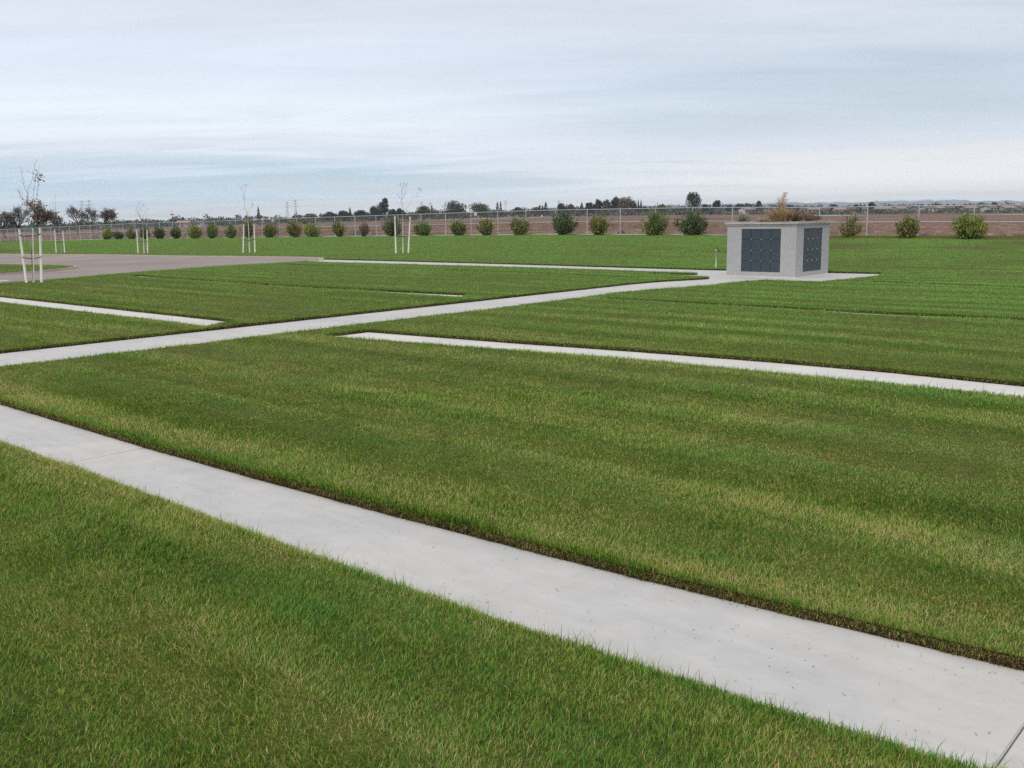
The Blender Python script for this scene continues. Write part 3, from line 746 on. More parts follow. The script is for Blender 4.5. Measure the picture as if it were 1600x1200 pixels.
SHRUBS = [
 (164, 358, 374, 34, 'bright', "yellow green shrub at the far left end of the row, beside a dark one", 1),
 (183, 361, 374, 28, 'dark', "low dark shrub second from the far end of the fence row", .9),
 (204, 357, 374, 26, 'olive', "olive brown shrub left of the small curly bare sapling across the road", 1),
 (225, 353, 373, 28, 'dark', "dark shrub right behind the staked curly sapling across the road", .8),
 (247, 352, 373, 32, 'dark', "wide dark shrub just right of the curly staked sapling", .9),
 (274, 353, 373, 28, 'dark', "dark rounded shrub between a wide dark one and a bright one", 1),
 (303, 350, 373, 42, 'bright', "bright yellow green shrub at the fence above the middle of the road", 1),
 (329, 347, 372.5, 36, 'mid', "dense green shrub next to the right of the bright one above the road", 1),
 (359, 347, 372, 33, 'mid', "upright green shrub left of the staked sapling beside the road end", .8),
 (387, 340, 371.5, 36, 'olive', "tall olive shrub straight behind the staked sapling beside the road end", .9),
 (419, 347, 371, 46, 'mid', "broad green shrub just right of the staked sapling beside the road end", .9),
 (461, 342, 370.5, 44, 'olive', "dense olive shrub touching a brighter spiky shrub on its right", 1.1),
 (487, 346, 370, 48, 'bright', "bright spiky shrub touching an olive one on its left", .9),
 (529, 344, 369.5, 36, 'olive', "tall narrow olive shrub above the tip of the road", .8),
 (568, 345, 369, 32, 'brown', "thin brownish shrub with open twigs at the fence", .35),
 (613, 338, 368.5, 54, 'dark', "dark spreading shrub behind the left stake of the tall forked sapling", .8),
 (661, 343, 368, 52, 'mid', "green shrub just right of the tall forked sapling and its stakes", .9),
 (715, 342, 367.5, 44, 'mid', "small green shrub under the white fence sign at its left", .9),
 (761, 340, 367.5, 44, 'olive', "leaning yellowish shrub below the white fence sign", .8),
 (811, 335, 367, 54, 'olive', "rounded olive shrub between the yellowish leaning one and the tall dark one", 1),
 (879, 329, 366.5, 66, 'dark', "tall dark shrub left of a small rounded olive one, with a stray branch", 1),
 (937, 335, 367, 62, 'olive', "rounded olive shrub between the tall dark one and the two biggest shrubs", 1),
 (1022, 325, 367.5, 84, 'mid', "big olive green shrub, left of the two biggest", 1.1),
 (1084, 325, 367.5, 84, 'dark', "big dark green shrub, right of the two biggest", 1.1),
 (1163, 338, 369, 54, 'dark', "dark shrub whose top shows over the granite vault, left of the dry grass", .8),
 (1328, 332, 370.5, 60, 'olive', "thin open shrub with bare stems just right of the granite vault", .32),
 (1418, 334, 372, 62, 'olive', "olive shrub beside a fence post, second from the right end", 1),
 (1513, 330, 373, 92, 'bright', "large bright green shrub at the right end of the fence row", 1.1)]
for q in SHRUBS: make_shrub(*q)
def make_clump(px, ybase, w, h, v, label):
    Y = y_on_v(px, v); x = xat(px, Y); s = Y / 1500; z = terr(x, Y) - .05; n = 420
    a = rng.random(n) * 6.283; q = np.sqrt(rng.random(n)); C = np.stack([np.cos(a) * q * w * s / 2, np.sin(a) * q * w * s / 2, rng.random(n) * h * s * (1 - .6 * q ** 2) + .03], -1)
    V_ = leaf_cloud(C, rng.uniform(.06, .16, n), None, .3); r = empty("weed_clump", (x, Y, z), label, "weed clump", "dead weeds outside the fence"); cloud_obj("foliage", V_, MAT['dryweed'], r)
for q in ((6, 377, 34, 9, 60, "dark dead weed clump at the left edge outside the fence"), (146, 374, 18, 7, 59.5, "low dead weed clump left of the yellow green far shrub"),
          (555, 367, 18, 11, 59, "grey dead weed clump left of the thin brownish shrub"), (971, 364, 13, 7, 58.8, "small grey weed clump right of a rounded olive shrub"),
          (1446, 369, 24, 7, 58.6, "flat grey weed clump right of the second post from the right end"), (1592, 371, 26, 9, 59, "grey weed clump at the right edge outside the fence")):
    make_clump(*q)

# ------------------------------------------------------------------ staked saplings
MAT['deadleaf'] = m_leaf("dead_leaf", (.12, .04, .02), (.22, .09, .05), (.30, .15, .08), .3, 3)
def make_sapling(name_label, base_px, trunk, branches, stakes, ties, Y, pale_top=None, leaves=(), pole=None, stake_labels=(), rb=.022):
    g = Vector((xat(base_px[0], Y, base_px[1]), Y, 0)); g.z = terr(g.x, Y) + TURF
    root = empty("young_tree", g, name_label, "young tree", "staked bare saplings on the lawn")
    def W(p, dy=0.0):
        q = at(p[0], p[1], Y + dy); return q - g
    tp = [W(p) for p in trunk]; tp[0] = Vector((tp[0].x, 0, -.03)); n = len(tp)
    m = MB(); m.tube(tp, [rb * (1 - .55 * i / (n - 1)) for i in range(n)], 8); m.build("trunk", MAT['bark'] if pale_top is None else [MAT['pale']], root, True)
    m = MB()
    for k, br in enumerate(branches):
        dy = 0.0; pts = []
        side = .22 * (1 if k % 2 else -1)
        for i, p in enumerate(br): pts.append(W(p, side * i / max(1, len(br) - 1)))
        r0 = rb * .42 if k < 2 else rb * .28
        pts2 = [pts[0]]
        for a, b in zip(pts, pts[1:]):
            mid = (a + b) / 2 + Vector(rng.normal(0, .018, 3)); pts2 += [mid, b]
        nn = len(pts2); m.tube(pts2, [max(.004, r0 * (1 - .8 * i / (nn - 1))) for i in range(nn)], 5)
        for t in range(5 if len(br) > 2 else 2):        # twigs
            i = rng.integers(nn // 2, nn); b = pts2[i]; d = (pts2[i] - pts2[i - 1]).normalized() + Vector(rng.normal(0, .55, 3)); d.z = abs(d.z)
            m.tube([b, b + d.normalized() * rng.uniform(.10, .28)], [.0045, .0025], 4)
    m.build("branches", MAT['bark'], root)
    if leaves:
        C = []
        for p, r, k in leaves:
            c = W(p); C += [np.array(c) + rng.normal(0, 1, 3) * r for _ in range(k)]
        C = np.array(C); cloud_obj("dead_leaves", leaf_cloud(C, rng.uniform(.04, .085, len(C)), None, .6), MAT['deadleaf'], root)
    for (bx, by, tx, ty), lab in zip(stakes, stake_labels):
        b = at(bx, by, Y - .05); b.z = terr(b.x, b.y) + TURF - .02; t = at(tx, ty, Y - .05)
        o = MB(); d = t - b; o.tube([Vector((0, 0, 0)), d * .98, d], [.037, .034, .028], 8); q = o.build("tree_stake", MAT['white'], None, True); q.location = b
        tag(q, lab, "stake", "white stakes beside the saplings")
    for (ax, ay), (cx_, cy_), (bx, by) in ties:
        m = MB(); A, C_, B = W((ax, ay), -.09), W((cx_, cy_), -.05), W((bx, by), -.09)
        pts = [A, A.lerp(C_, .5) + Vector((0, 0, -.02)), C_, C_.lerp(B, .5) + Vector((0, 0, -.02)), B]
        m.tube(pts, .011, 5); m.build("tree_tie", MAT['black'], root)
    if pole:
        (bx, by, tx, ty), lab = pole
        b = at(bx, by, Y - .07); b.z = terr(b.x, b.y) + TURF - .02; t = at(tx, ty, Y - .07); d = t - b
        r_ = empty("nursery_stake", b, lab, "stake")
        o = MB(); o.tube([Vector((0, 0, 0)), d], .017, 6); o.build("rod", MAT['white'], r_)
        o = MB(); o.tube([d * .86, d * .95], .026, 7); o.poly([d * .95, d * .95 + Vector((-.05, -.03, -.02)), d * .90 + Vector((-.06, -.03, 0)), d * .88]); o.build("marking_tape", MAT['green'], r_)
make_sapling("tallest bare sapling by the near road edge with rusty leaves at its top", (51.5, 443), [(51.5, 443), (50.5, 420), (49, 385), (46, 360), (44.5, 347), (45.5, 335), (47, 327)],
   [[(47, 327), (44, 312), (43.5, 303), (48, 287), (52, 272), (54.5, 254)], [(44, 305), (40, 295), (36, 282), (34, 271)], [(47, 327), (39, 318), (33, 308), (27, 297)], [(47, 327), (51, 314), (53, 298), (55, 283), (57, 274)], [(49, 322), (56, 312), (59, 300), (59.5, 284)], [(46, 331), (42, 325), (38, 319)]],
   [(41.5, 443, 30, 357), (65, 442, 62.5, 355)], [((30.5, 367.5), (46.5, 368.5), (63.5, 365.5)), ((34.5, 401.5), (50, 404), (64.5, 401))], at(51, 443, 27.4).y,
   leaves=[((59, 277), .07, 26), ((63, 274), .06, 12), ((61, 282), .05, 10)], pole=((53, 440, 51, 342), "thin white rod with green tape against the tallest sapling"),
   stake_labels=("leaning white stake on the left of the tallest sapling", "thick white stake on the right of the tallest sapling"))
make_sapling("thin wispy sapling beyond the road on the far left", (95.5, 396), [(95.5, 396), (95, 380), (94, 362), (92, 345), (87, 332)],
   [[(87, 332), (86.5, 318), (86.8, 305)], [(90, 341), (87, 334), (82, 320)], [(93, 349), (97, 340), (104, 333), (112, 327)]],
   [(88, 396, 85.4, 358.5), (101.3, 396, 98.2, 360)], [((87, 377.5), (94.5, 378.5), (100, 377))], 65, stake_labels=("white stake on the left of the wispy far sapling", "white stake on the right of the wispy far sapling"), rb=.026)
make_sapling("curly topped low sapling beyond the road", (225, 393), [(225, 393), (224, 370), (223, 348)],
   [[(223, 348), (220, 341), (215.5, 334), (213.5, 327), (216, 322)], [(223, 348), (218, 339), (214, 331)], [(222, 345), (224, 337), (229, 329), (233, 325)], [(219, 339), (222, 328), (218, 319)], [(216, 334), (219, 326), (224, 321)]],
   [(216, 397, 213.6, 358.5), (231, 397, 229.6, 358)], [((214.8, 377), (224.5, 378), (230.5, 376.5))], 57, pale_top=1, stake_labels=("white stake on the left of the curly low sapling", "white stake on the right of the curly low sapling"), rb=.03)
make_sapling("slender forked sapling beside the far road kerb", (390, 393), [(390, 393), (389, 370), (388, 350), (386.5, 338)],
   [[(386.5, 338), (385, 331), (382, 324), (381.5, 312), (379, 301), (378, 290)], [(381.5, 312), (382.5, 303), (383.5, 296), (384, 289)], [(386, 334), (390, 327), (394, 321), (397, 314)]],
   [(380, 397, 381, 350), (398.6, 397, 397, 350)], [((380.6, 374), (389, 375.5), (398, 373))], 52, pale_top=1, stake_labels=("white stake on the left of the slender forked sapling", "white stake on the right of the slender forked sapling"), rb=.028)
make_sapling("widely forked sapling on the open lawn with a leaf tuft on its right branch", (629.6, 393.5), [(629.6, 393.5), (629.5, 370), (629.5, 345), (629, 333)],
   [[(629, 333), (628.5, 318), (628, 305), (629.5, 295), (632, 285)], [(628.5, 312), (633, 302), (635.5, 293), (636, 287)], [(629, 331), (637, 323), (646, 310), (653, 301), (655.5, 294)], [(628.5, 320), (625.5, 312), (622, 306)], [(629, 300), (627, 293), (626.5, 285)]],
   [(618.7, 399, 617, 337), (638, 398, 641, 338)], [((617.5, 368.5), (629.5, 369.5), (639, 367.5)), ((617.3, 345), (629.5, 345.5), (640.5, 344.5))], 44.5, pale_top=1,
   leaves=[((655, 296), .05, 8)], stake_labels=("white stake on the left of the widely forked sapling", "leaning white stake on the right of the widely forked sapling"), rb=.026)

# ------------------------------------------------------------------ water standpipe
def make_tap():
    b = at(1118.5, 420.5, 28.9); b.z = terr(b.x, b.y) + TURF
    r = empty("standpipe", b, "thin pale water standpipe with a small tap left of the granite vault", "water tap")
    m = MB(); m.tube([(0, 0, -.02), (0, 0, .50)], .016, 8); m.tube([(0, 0, .50), (0, 0, .54)], .028, 8); m.build("pipe", MAT['white'], r, True)
    m = MB(); m.tube([(.0, 0, .50), (.05, -.01, .515), (.085, -.015, .50), (.09, -.016, .46)], [.02, .02, .019, .017], 8); m.build("spout", MAT['barkd'], r, True)
    m = MB(); m.tube([(.04, -.01, .52), (.04, -.01, .56)], .008, 6); m.tube([(0.0, -.01, .562), (.08, -.01, .562)], .008, 6); m.build("handle", MAT['barkd'], r)
make_tap()

# ------------------------------------------------------------------ columbarium
def make_vault():
    cx, cy = uv2xy(-10.87 - .965, 22.76 + .965); root = empty("columbarium", (cx, cy, terr(cx, cy) + .0), "square grey granite columbarium with dark niche doors and planting on top", "columbarium", rz=-A42)
    h = .965; z0, z1 = .03, 1.31; R = .55; n0, n1 = .14, 1.235
    m = MB(); m.box(-h - .035, h + .035, -h - .035, h + .035, -.03, z0); m.build("plinth", MAT['strip'], root, bevel=.006)
    m = MB(); D = .05
    # core behind the recesses, then the face slabs around each recess (front -y and right +x faces have niches; the others too)
    for s in range(4):
        T = Matrix.Rotation(s * math.pi / 2, 4, 'Z'); y = -h
        m.box(-h, -R, y, y + D, z0, z1, T=T)                  # left pier (corner)
        m.box(R, h - D, y, y + D, z0, z1, T=T)                # right pier
        m.box(-R, R, y, y + D, z0, n0, T=T); m.box(-R, R, y, y + D, n1, z1, T=T)
        m.box(-R - .02, R + .02, y + D - .002, y + D + .01, n0 - .02, n1 + .02, T=T)
    o = m.build("wall", MAT['granite'], root)
    for s in (0, 1):
        T = Matrix.Rotation(s * math.pi / 2, 4, 'Z'); wj = (2 * R) / 4; hj = (n1 - n0) / 4
        for i in range(4):
            for j in range(4):
                m = MB(); x0 = -R + i * wj; zz = n0 + j * hj; g = .0032
                m.box(x0 + g, x0 + wj - g, -h + .012, -h + .034, zz + g, zz + hj - g, T=T); m.build("niche_door", MAT['slate'], root, bevel=.003)
        for i in range(1, 4):
            for j in range(1, 4):
                m = MB(); c = Vector((-R + i * wj, -h + .004, n0 + j * hj)); q = MB(); 
                q.tube([c + Vector((0, .012, 0)), c + Vector((0, -.002, 0)), c + Vector((0, -.010, 0))], [.024, .022, .010], 10)
                for v in q.v: m.v.append(tuple(T @ Vector(v)))
                m.f = q.f; m.m = q.m; m.build("rosette", MAT['bronze'], root, True)
    # cap: a ring of slabs round the planter
    o_, i_ = h + .055, h - .30; m = MB()
    for a, b in ((z1, 1.345), (1.349, 1.405)):
        e = o_ - (.028 if a == z1 else 0)
        for s in range(4):
            T = Matrix.Rotation(s * math.pi / 2, 4, 'Z'); m.box(-e, i_ - .001 if False else e - (e - i_), -e, -i_, a, b, T=T)
    m.build("cap", MAT['cap'], root, bevel=.005)
    m = MB(); n = 12
    for i in range(n):
        for j in range(n):
            f = lambda a, b: (-i_ + 2 * i_ * a / n, -i_ + 2 * i_ * b / n, 1.385 + .03 * math.sin(a * 1.7 + b) * math.cos(b * 1.3))
            m.poly([f(i, j), f(i + 1, j), f(i + 1, j + 1), f(i, j + 1)])
    m.build("planter_soil", MAT['soil'], root)
    return Vector((cx, cy, terr(cx, cy) + 1.38))
vt = make_vault()
MAT['straw'] = m_leaf("straw_blade", (.30, .20, .09), (.52, .38, .19), (.70, .57, .34), .35, 4)
MAT['rust'] = m_leaf("rust_leaf", (.12, .045, .022), (.26, .115, .058), (.38, .21, .12), .3, 4)
MAT['twig'] = m_leaf("dry_twig", (.10, .055, .04), (.19, .11, .08), (.28, .18, .12), .3, 4)
def blades(n, base_r, hgt, spread, w):
    V_ = []; fc = []; cn = []
    for k in range(n):
        a = rng.random() * 6.283; q = math.sqrt(rng.random()) * base_r; b = Vector((math.cos(a) * q, math.sin(a) * q, 0)); a2 = a + rng.normal(0, .7)
        H_ = hgt * rng.uniform(.45, 1.0); sp_ = spread * rng.uniform(.1, 1) * H_; ww = w * rng.uniform(.6, 1.3); s = Vector((-math.sin(a2), math.cos(a2), 0)) * ww
        o = Vector((math.cos(a2), math.sin(a2), 0)); p = [b, b + o * sp_ * .25 + Vector((0, 0, H_ * .55)), b + o * sp_ * .65 + Vector((0, 0, H_ * .9)), b + o * sp_ * 1.05 + Vector((0, 0, H_ * rng.uniform(.78, 1.0)))]
        i0 = len(V_)
        for j, (pp, f) in enumerate(zip(p, (1, .9, .6, .12))): V_ += [pp - s * f, pp + s * f]
        for j in range(3): fc += [i0 + 2 * j, i0 + 2 * j + 1, i0 + 2 * j + 3, i0 + 2 * j + 2]; cn.append(4)
    return np.array(V_), fc, cn
def make_planting():
    def p(px, dv): q = at(px, 350, vt.y + dv); q.z = vt.z; return q
    r = empty("ornamental_grass", p(1218, 0), "tall straw coloured ornamental grass with a feathery plume on the granite columbarium", "ornamental grass")
    V_, f, c = blades(620, .24, .42, 1.25, .005); mesh_np("leaf_blades", V_, f, c, MAT['straw'], None, r)
    V_, f, c = blades(150, .07, .74, .30, .0045); V_[:, 0] += V_[:, 2] * .10; mesh_np("flower_stalks", V_, f, c, MAT['straw'], None, r)
    C = np.array([(.03 + .10 * t + rng.normal(0, .018), rng.normal(0, .02), .46 + .32 * t) for t in rng.random(420)]); C[:, 0] += rng.normal(0, .03, len(C)) * (C[:, 2] > .5); MAT['plume'] = m_leaf('pale_plume', (.42, .31, .22), (.60, .47, .36), (.74, .62, .50), .4, 4); cloud_obj("plume", leaf_cloud(C, rng.uniform(.02, .055, len(C)), None, .22), MAT['plume'], r)
    def bush(name, px, dv, rx, h, mat, n, lab, cat, tw='twig', sz=(.02, .05)):
        r = empty(name, p(px, dv), lab, cat); m = MB(); C = []
        for k in range(46):
            a = rng.random() * 6.283; q = math.sqrt(rng.random()); t = Vector((math.cos(a) * rx * q, math.sin(a) * rx * q * .7, h * (1 - .55 * q * q) * rng.uniform(.6, 1.05)))
            mid = t * .5 + Vector((0, 0, h * .12)); m.tube([Vector((0, 0, -.02)), mid, t], [.007, .004, .002], 4, cap=False)
            for s in rng.uniform(.35, 1.02, n): C.append(np.array(mid.lerp(t, (s - .35) / .65)) + rng.normal(0, 1, 3) * .028)
        m.build("twigs", MAT[tw], r); C = np.array(C); C[:, 2] = np.maximum(C[:, 2], .01); cloud_obj("foliage", leaf_cloud(C, rng.uniform(*sz, len(C)), None, .5), mat, r)
    bush("rust_shrub", 1245, -.1, .44, .31, MAT['rust'], 20, "rust red shrub right of the straw grass on the columbarium", "shrub")
    bush("dry_perennial", 1266, .15, .36, .20, MAT['twig'], 16, "low pinkish brown dry perennial at the right end of the columbarium planting", "plant")
    bush("withered_plant", 1196, .0, .30, .13, MAT['straw'], 14, "low withered tan plant left of the straw grass on the columbarium", "plant")
make_planting()

# ------------------------------------------------------------------ far trees
TM = dict(
    dark=m_leaf("far_dark_leaf", (.012, .020, .010), (.026, .040, .018), (.05, .068, .03), .15, .25),
    green=m_leaf("far_green_leaf", (.025, .040, .012), (.055, .080, .022), (.10, .125, .04), .2, .25),
    yellow=m_leaf("far_yellow_leaf", (.06, .065, .018), (.12, .115, .035), (.20, .17, .06), .2, .25),
    rust=m_leaf("far_rust_leaf", (.07, .042, .02), (.15, .095, .045), (.24, .17, .09), .2, .25),
    brown=m_leaf("far_brown_leaf", (.060, .050, .043), (.115, .095, .082), (.18, .155, .135), .2, .25))
def far_tree(px, ytop, w, Y, kind, mat, label, name=None, ybase=None):
    x = xat(px, Y, 335); z = terr(x, Y) - .1; top = at(px, ytop, Y).z; h = max(2.0, top - z); rad = w * .5 * Y / 1500.0
    nm = name or {'cone': 'conifer', 'cypress': 'cypress', 'tall': 'eucalyptus', 'round': 'broadleaf_tree', 'lean': 'leaning_tree', 'shrubby': 'low_tree'}[kind]
    root = empty(nm, (x, Y, z), label, "tree", "trees beyond the field"); rad *= 1.08
    m = MB(); C = []; S = []
    card = max(.4, min(1.4, Y / 1500 * 2.1))
    if kind in ('cone', 'cypress'):
        m.tube([(0, 0, 0), (0, 0, h * .9)], [max(.12, h * .022), .04], 6)
        n = 520 if kind == 'cone' else 340
        for _ in range(n):
            t = rng.random() ** .8; rr = rad * ((1 - t) ** .85 if kind == 'cone' else (1 - t ** 3) * .9 + .05) * rng.uniform(.45, 1.05); a = rng.random() * 6.283
            C.append((math.cos(a) * rr, math.sin(a) * rr, h * (.06 + .94 * t))); S.append(card * rng.uniform(.6, 1.1) * (1.1 - .5 * t))
    else:
        lx = rad * .5 if kind == 'lean' else 0.0
        ch = {'round': .80, 'tall': .72, 'lean': .62, 'shrubby': .95}[kind] * h; zc = h - ch * .5
        m.tube([(0, 0, 0), (lx * .3, 0, h * .35), (lx * .8, 0, h * .75)], [h * .035, h * .026, h * .012], 7)
        nl = {'round': 22, 'tall': 20, 'lean': 15, 'shrubby': 15}[kind]
        for k in range(nl):
            a = rng.random() * 6.283; e = rng.uniform(-.75, 1.0); q = math.sqrt(max(0, 1 - e * e)) * rng.uniform(.45, .72)
            c = Vector((math.cos(a) * rad * q + lx * (e * .5 + .7), math.sin(a) * rad * q, zc + e * ch * .38)); lr = rad * rng.uniform(.32, .52); lz = min(lr * 1.1, ch * .30)
            m.tube([(lx * .4, 0, h * .3), tuple(c)], [h * .014, h * .004], 5, cap=False)
            for _ in range(105):
                d = rng.normal(0, 1, 3); d /= np.linalg.norm(d); f = rng.random() ** .45
                C.append((c.x + d[0] * lr * f, c.y + d[1] * lr * f, max(.2, c.z + d[2] * lz * f))); S.append(card * rng.uniform(.55, 1.15))
    m.build("trunk", MAT['barkd'], root); cloud_obj("crown", leaf_cloud(np.array(C), np.array(S), None, .7), TM[mat], root)
def bare_tree(px, ytop, w, Y, label, leaves=0, seed=1, leafmat='brown', ybase=None):
    R = random.Random(seed); x = xat(px, Y, 345); z = terr(x, Y) - .1; top = at(px, ytop, Y).z; h = top - z; rad = w * .36 * Y / 1500
    root = empty("bare_tree", (x, Y, z), label, "tree", "bare trees at the field corner"); m = MB(); tips = []
    def grow_(p, d, L, r, lev):
        n = 3; pts = [p]
        for i in range(n):
            d = (d + Vector((R.gauss(0, .15), R.gauss(0, .15), R.gauss(.03, .10)))).normalized(); pts.append(pts[-1] + d * L / n)
        m.tube(pts, [r * (1 - .4 * i / n) for i in range(n + 1)], 5 if lev < 2 else 3, cap=False)
        if lev >= 5: tips.append(pts[-1]); tips.append(pts[-2]); return
        for k in range((4, 4, 3, 3, 3)[lev]):
            a = R.random() * 6.283; sp_ = R.uniform(.45, .95) if lev else R.uniform(.5, 1.1); nd = (d + Vector((math.cos(a), math.sin(a), R.uniform(-.1, .35))) * sp_).normalized()
            grow_(pts[-1] if k % 2 else pts[-2], nd, L * R.uniform(.66, .86), max(.018, r * .50), lev + 1)
    grow_(Vector((0, 0, 0)), Vector((0, 0, 1)), h * .15, h * .026, 0)
    V_ = np.array(m.v); cx0 = np.median(V_[:, 0]); V_[:, 0] -= cx0 * np.clip(V_[:, 2] / (V_[:, 2].max() * .4), 0, 1); m.v = [tuple(q) for q in V_]
    tips = [Vector((t.x - cx0 * min(1, t.z / (V_[:, 2].max() * .4)), t.y, t.z)) for t in tips]; sx = rad / max(1e-6, np.percentile(np.abs(V_[:, 0]), 97)); sz = h / V_[:, 2].max()
    m.v = [(a * sx, b * sx, max(c * sz, c * .3)) for a, b, c in m.v]; m.build("branches", MAT['barkd'], root)
    if leaves:
        T_ = np.array([(t.x * sx, t.y * sx, t.z * sz) for t in tips]); leaves = int(leaves * .7); C = T_[rng.integers(0, len(T_), leaves)] * np.array([1, 1, .97]) + rng.normal(0, .30, (leaves, 3)); C[:, 2] = np.maximum(C[:, 2], .4); cloud_obj("crown", leaf_cloud(C, rng.uniform(.3, .8, leaves), None, .22 if leafmat == 'brown' else .38), TM[leafmat], root)
for i, (px, yt, w, Y, lab, lv, lm) in enumerate((
    (6, 331, 40, 215, "grey brown bare tree at the left edge of the photo", 900, 'brown'), (29, 320, 44, 210, "dark twiggy bare tree behind the stakes of the tallest sapling", 900, 'brown'),
    (64, 309, 58, 205, "tallest bare tree, with rusty leaves left on its crown", 1300, 'rust'), (88, 331, 26, 212, "low spreading bare tree just right of the rusty crowned one", 250, 'brown'),
    (119, 320, 44, 235, "rounded bare tree, left of a cluster of three", 420, 'brown'), (144, 321, 36, 245, "thin bare tree in the middle of a cluster of three", 320, 'brown'), (170, 323, 42, 238, "dense brown bare tree, right of a cluster of three", 900, 'brown'))):
    bare_tree(px, yt, w, Y, lab, lv, 40 + i, lm)
FT = [
 (404, 322, 9, 480, 'cone', 'dark', "lone narrow dark conifer right of the slender forked sapling"),
 (487, 334, 22, 520, 'shrubby', 'rust', "low tan orange tree left of a dark spreading tree"),
 (514, 332, 22, 520, 'round', 'dark', "small dark spreading tree right of the low tan one"),
 (537, 330, 20, 540, 'round', 'dark', "small dark dense tree just left of a pointed conifer"),
 (547, 324, 8, 520, 'cone', 'dark', "small pointed conifer left of the tall eucalyptus"),
 (564, 330, 22, 540, 'round', 'dark', "dark low round tree midway between the pointed conifer and the tall eucalyptus"),
 (590, 319, 26, 470, 'round', 'dark', "dark dense tree leaning against the left of the tall eucalyptus"),
 (601, 308, 15, 470, 'tall', 'dark', "tall ragged eucalyptus rising above its neighbours left of the widely forked sapling"),
 (613, 328, 16, 520, 'round', 'dark', "small dark tree just right of the tall eucalyptus"),
 (624, 327, 16, 530, 'round', 'dark', "small dark tree directly behind the widely forked sapling"),
 (645, 333, 22, 520, 'shrubby', 'yellow', "low yellowish tree right of the widely forked sapling"),
 (662, 323, 26, 480, 'round', 'green', "round mid green tree between the widely forked sapling and the widest dark tree"),
 (675, 321, 5, 520, 'cypress', 'dark', "thin dark cypress at the right side of the round mid green tree"),
 (692, 331, 22, 540, 'shrubby', 'brown', "low brown tree left of the widest dark tree"),
 (709, 316, 42, 470, 'round', 'dark', "widest dark dome shaped tree of the far row"),
 (750, 318, 37, 475, 'round', 'green', "broad olive green tree right of the widest dark tree"),
 (771, 329, 14, 540, 'round', 'dark', "small dark tree just right of the broad olive green one"),
 (777.5, 315, 6, 500, 'cypress', 'dark', "left one of a thin pair of tall dark cypresses"),
 (782.5, 315, 5, 505, 'cypress', 'dark', "right one of a thin pair of tall dark cypresses"),
 (810, 325, 16, 540, 'round', 'dark', "small dark tree above the rounded olive fence shrub"),
 (838, 325, 14, 540, 'shrubby', 'rust', "low reddish tree left of two tiny cypresses"),
 (843.5, 320, 3.5, 520, 'cypress', 'dark', "left one of two tiny cypresses beside a bushy conifer"),
 (847.5, 320, 3.5, 524, 'cypress', 'dark', "right one of two tiny cypresses beside a bushy conifer"),
 (853, 315, 12, 500, 'cone', 'dark', "bushy dark conifer right of the two tiny cypresses"),
 (878, 318, 15, 500, 'round', 'dark', "dark round tree straight above the tall dark fence shrub"),
 (892, 320, 15, 510, 'round', 'brown', "brownish tree right of the dark round one above the tall dark fence shrub"),
 (909, 316, 11, 500, 'cone', 'dark', "dark pointed tree left of a dark bluish dome"),
 (921, 317, 16, 490, 'round', 'dark', "dark dome tree between two pointed dark ones"),
 (934, 312, 14, 480, 'tall', 'dark', "upright dark tree left of the big orange tree group"),
 (947, 312, 15, 480, 'round', 'brown', "dark brownish tree next to the upright dark one"),
 (962, 308, 15, 470, 'tall', 'dark', "highest dark tree at the left shoulder of the orange tree"),
 (978, 309, 27, 465, 'round', 'rust', "big orange tan tree, the only large autumn crown"),
 (988, 313, 9, 490, 'tall', 'dark', "narrow dark tree at the right shoulder of the orange tree"),
 (993.5, 313, 3.2, 500, 'cypress', 'dark', "leftmost of three thin cypresses right of the orange tree"),
 (997.3, 312, 3.2, 503, 'cypress', 'dark', "middle one of three thin cypresses right of the orange tree"),
 (1001.5, 312, 3.4, 506, 'cypress', 'dark', "rightmost of three thin cypresses right of the orange tree"),
 (1008, 323, 10, 520, 'shrubby', 'green', "low green tree at the foot of the three cypresses"),
 (1034, 320, 13, 520, 'round', 'yellow', "small yellow green tree above the left big shrub"),
 (1084, 301, 25, 460, 'tall', 'dark', "big lone dark tree above the right big shrub"),
 (1102, 320, 11, 520, 'round', 'dark', "small dark tree right of the big lone dark tree"),
 (1117, 314, 13, 500, 'lean', 'dark', "windswept tree leaning to the right beside the vault"),
 (1140, 321, 12, 540, 'round', 'dark', "small dark tree above the left end of the columbarium"),
 (1155, 319, 16, 530, 'round', 'dark', "dark clumpy tree above the left niches of the columbarium"),
 (1168, 317, 12, 530, 'round', 'brown', "brownish tree left of the tall bare topped one"),
 (1185, 314, 8, 520, 'tall', 'brown', "thin grey brown tree left of the straw plume"),
 (1178, 331, 16, 500, 'shrubby', 'green', "low rounded green tree in front of pale houses left of the plume"),
 (1232, 321, 14, 540, 'round', 'dark', "dark tree right of the straw plume"),
 (1344, 317, 5, 520, 'cone', 'dark', "small pointed conifer at the end of a dark tree group right of the vault"),
 (1336, 321, 13, 540, 'round', 'dark', "dark rounded tree beside the small pointed conifer right of the vault"),
 (1304, 320, 12, 540, 'round', 'dark', "dark tree just right of the columbarium top"),
 (1361, 315, 10, 520, 'tall', 'dark', "upright dark tree at the fence post above the thin open shrub"),
 (1439, 320, 9, 540, 'tall', 'dark', "small upright tree above the second shrub from the right end"),
 (1461, 320, 12, 545, 'round', 'dark', "small dark tree beside the white house group"),
 (1480, 320, 10, 545, 'tall', 'dark', "small dark tree left of the large bright end shrub"),
 (1528, 318, 5, 540, 'cypress', 'dark', "thin dark cypress right above the large bright end shrub"),
 (1544, 321, 11, 545, 'round', 'dark', "dark tree just left of a taller round tree near the right edge"),
 (1553, 317, 11, 530, 'round', 'dark', "taller round tree near the right edge of the photo"),
 (1592, 322, 24, 545, 'round', 'dark', "dark broad tree cut off by the right edge of the photo")]
for q in FT: far_tree(*q)
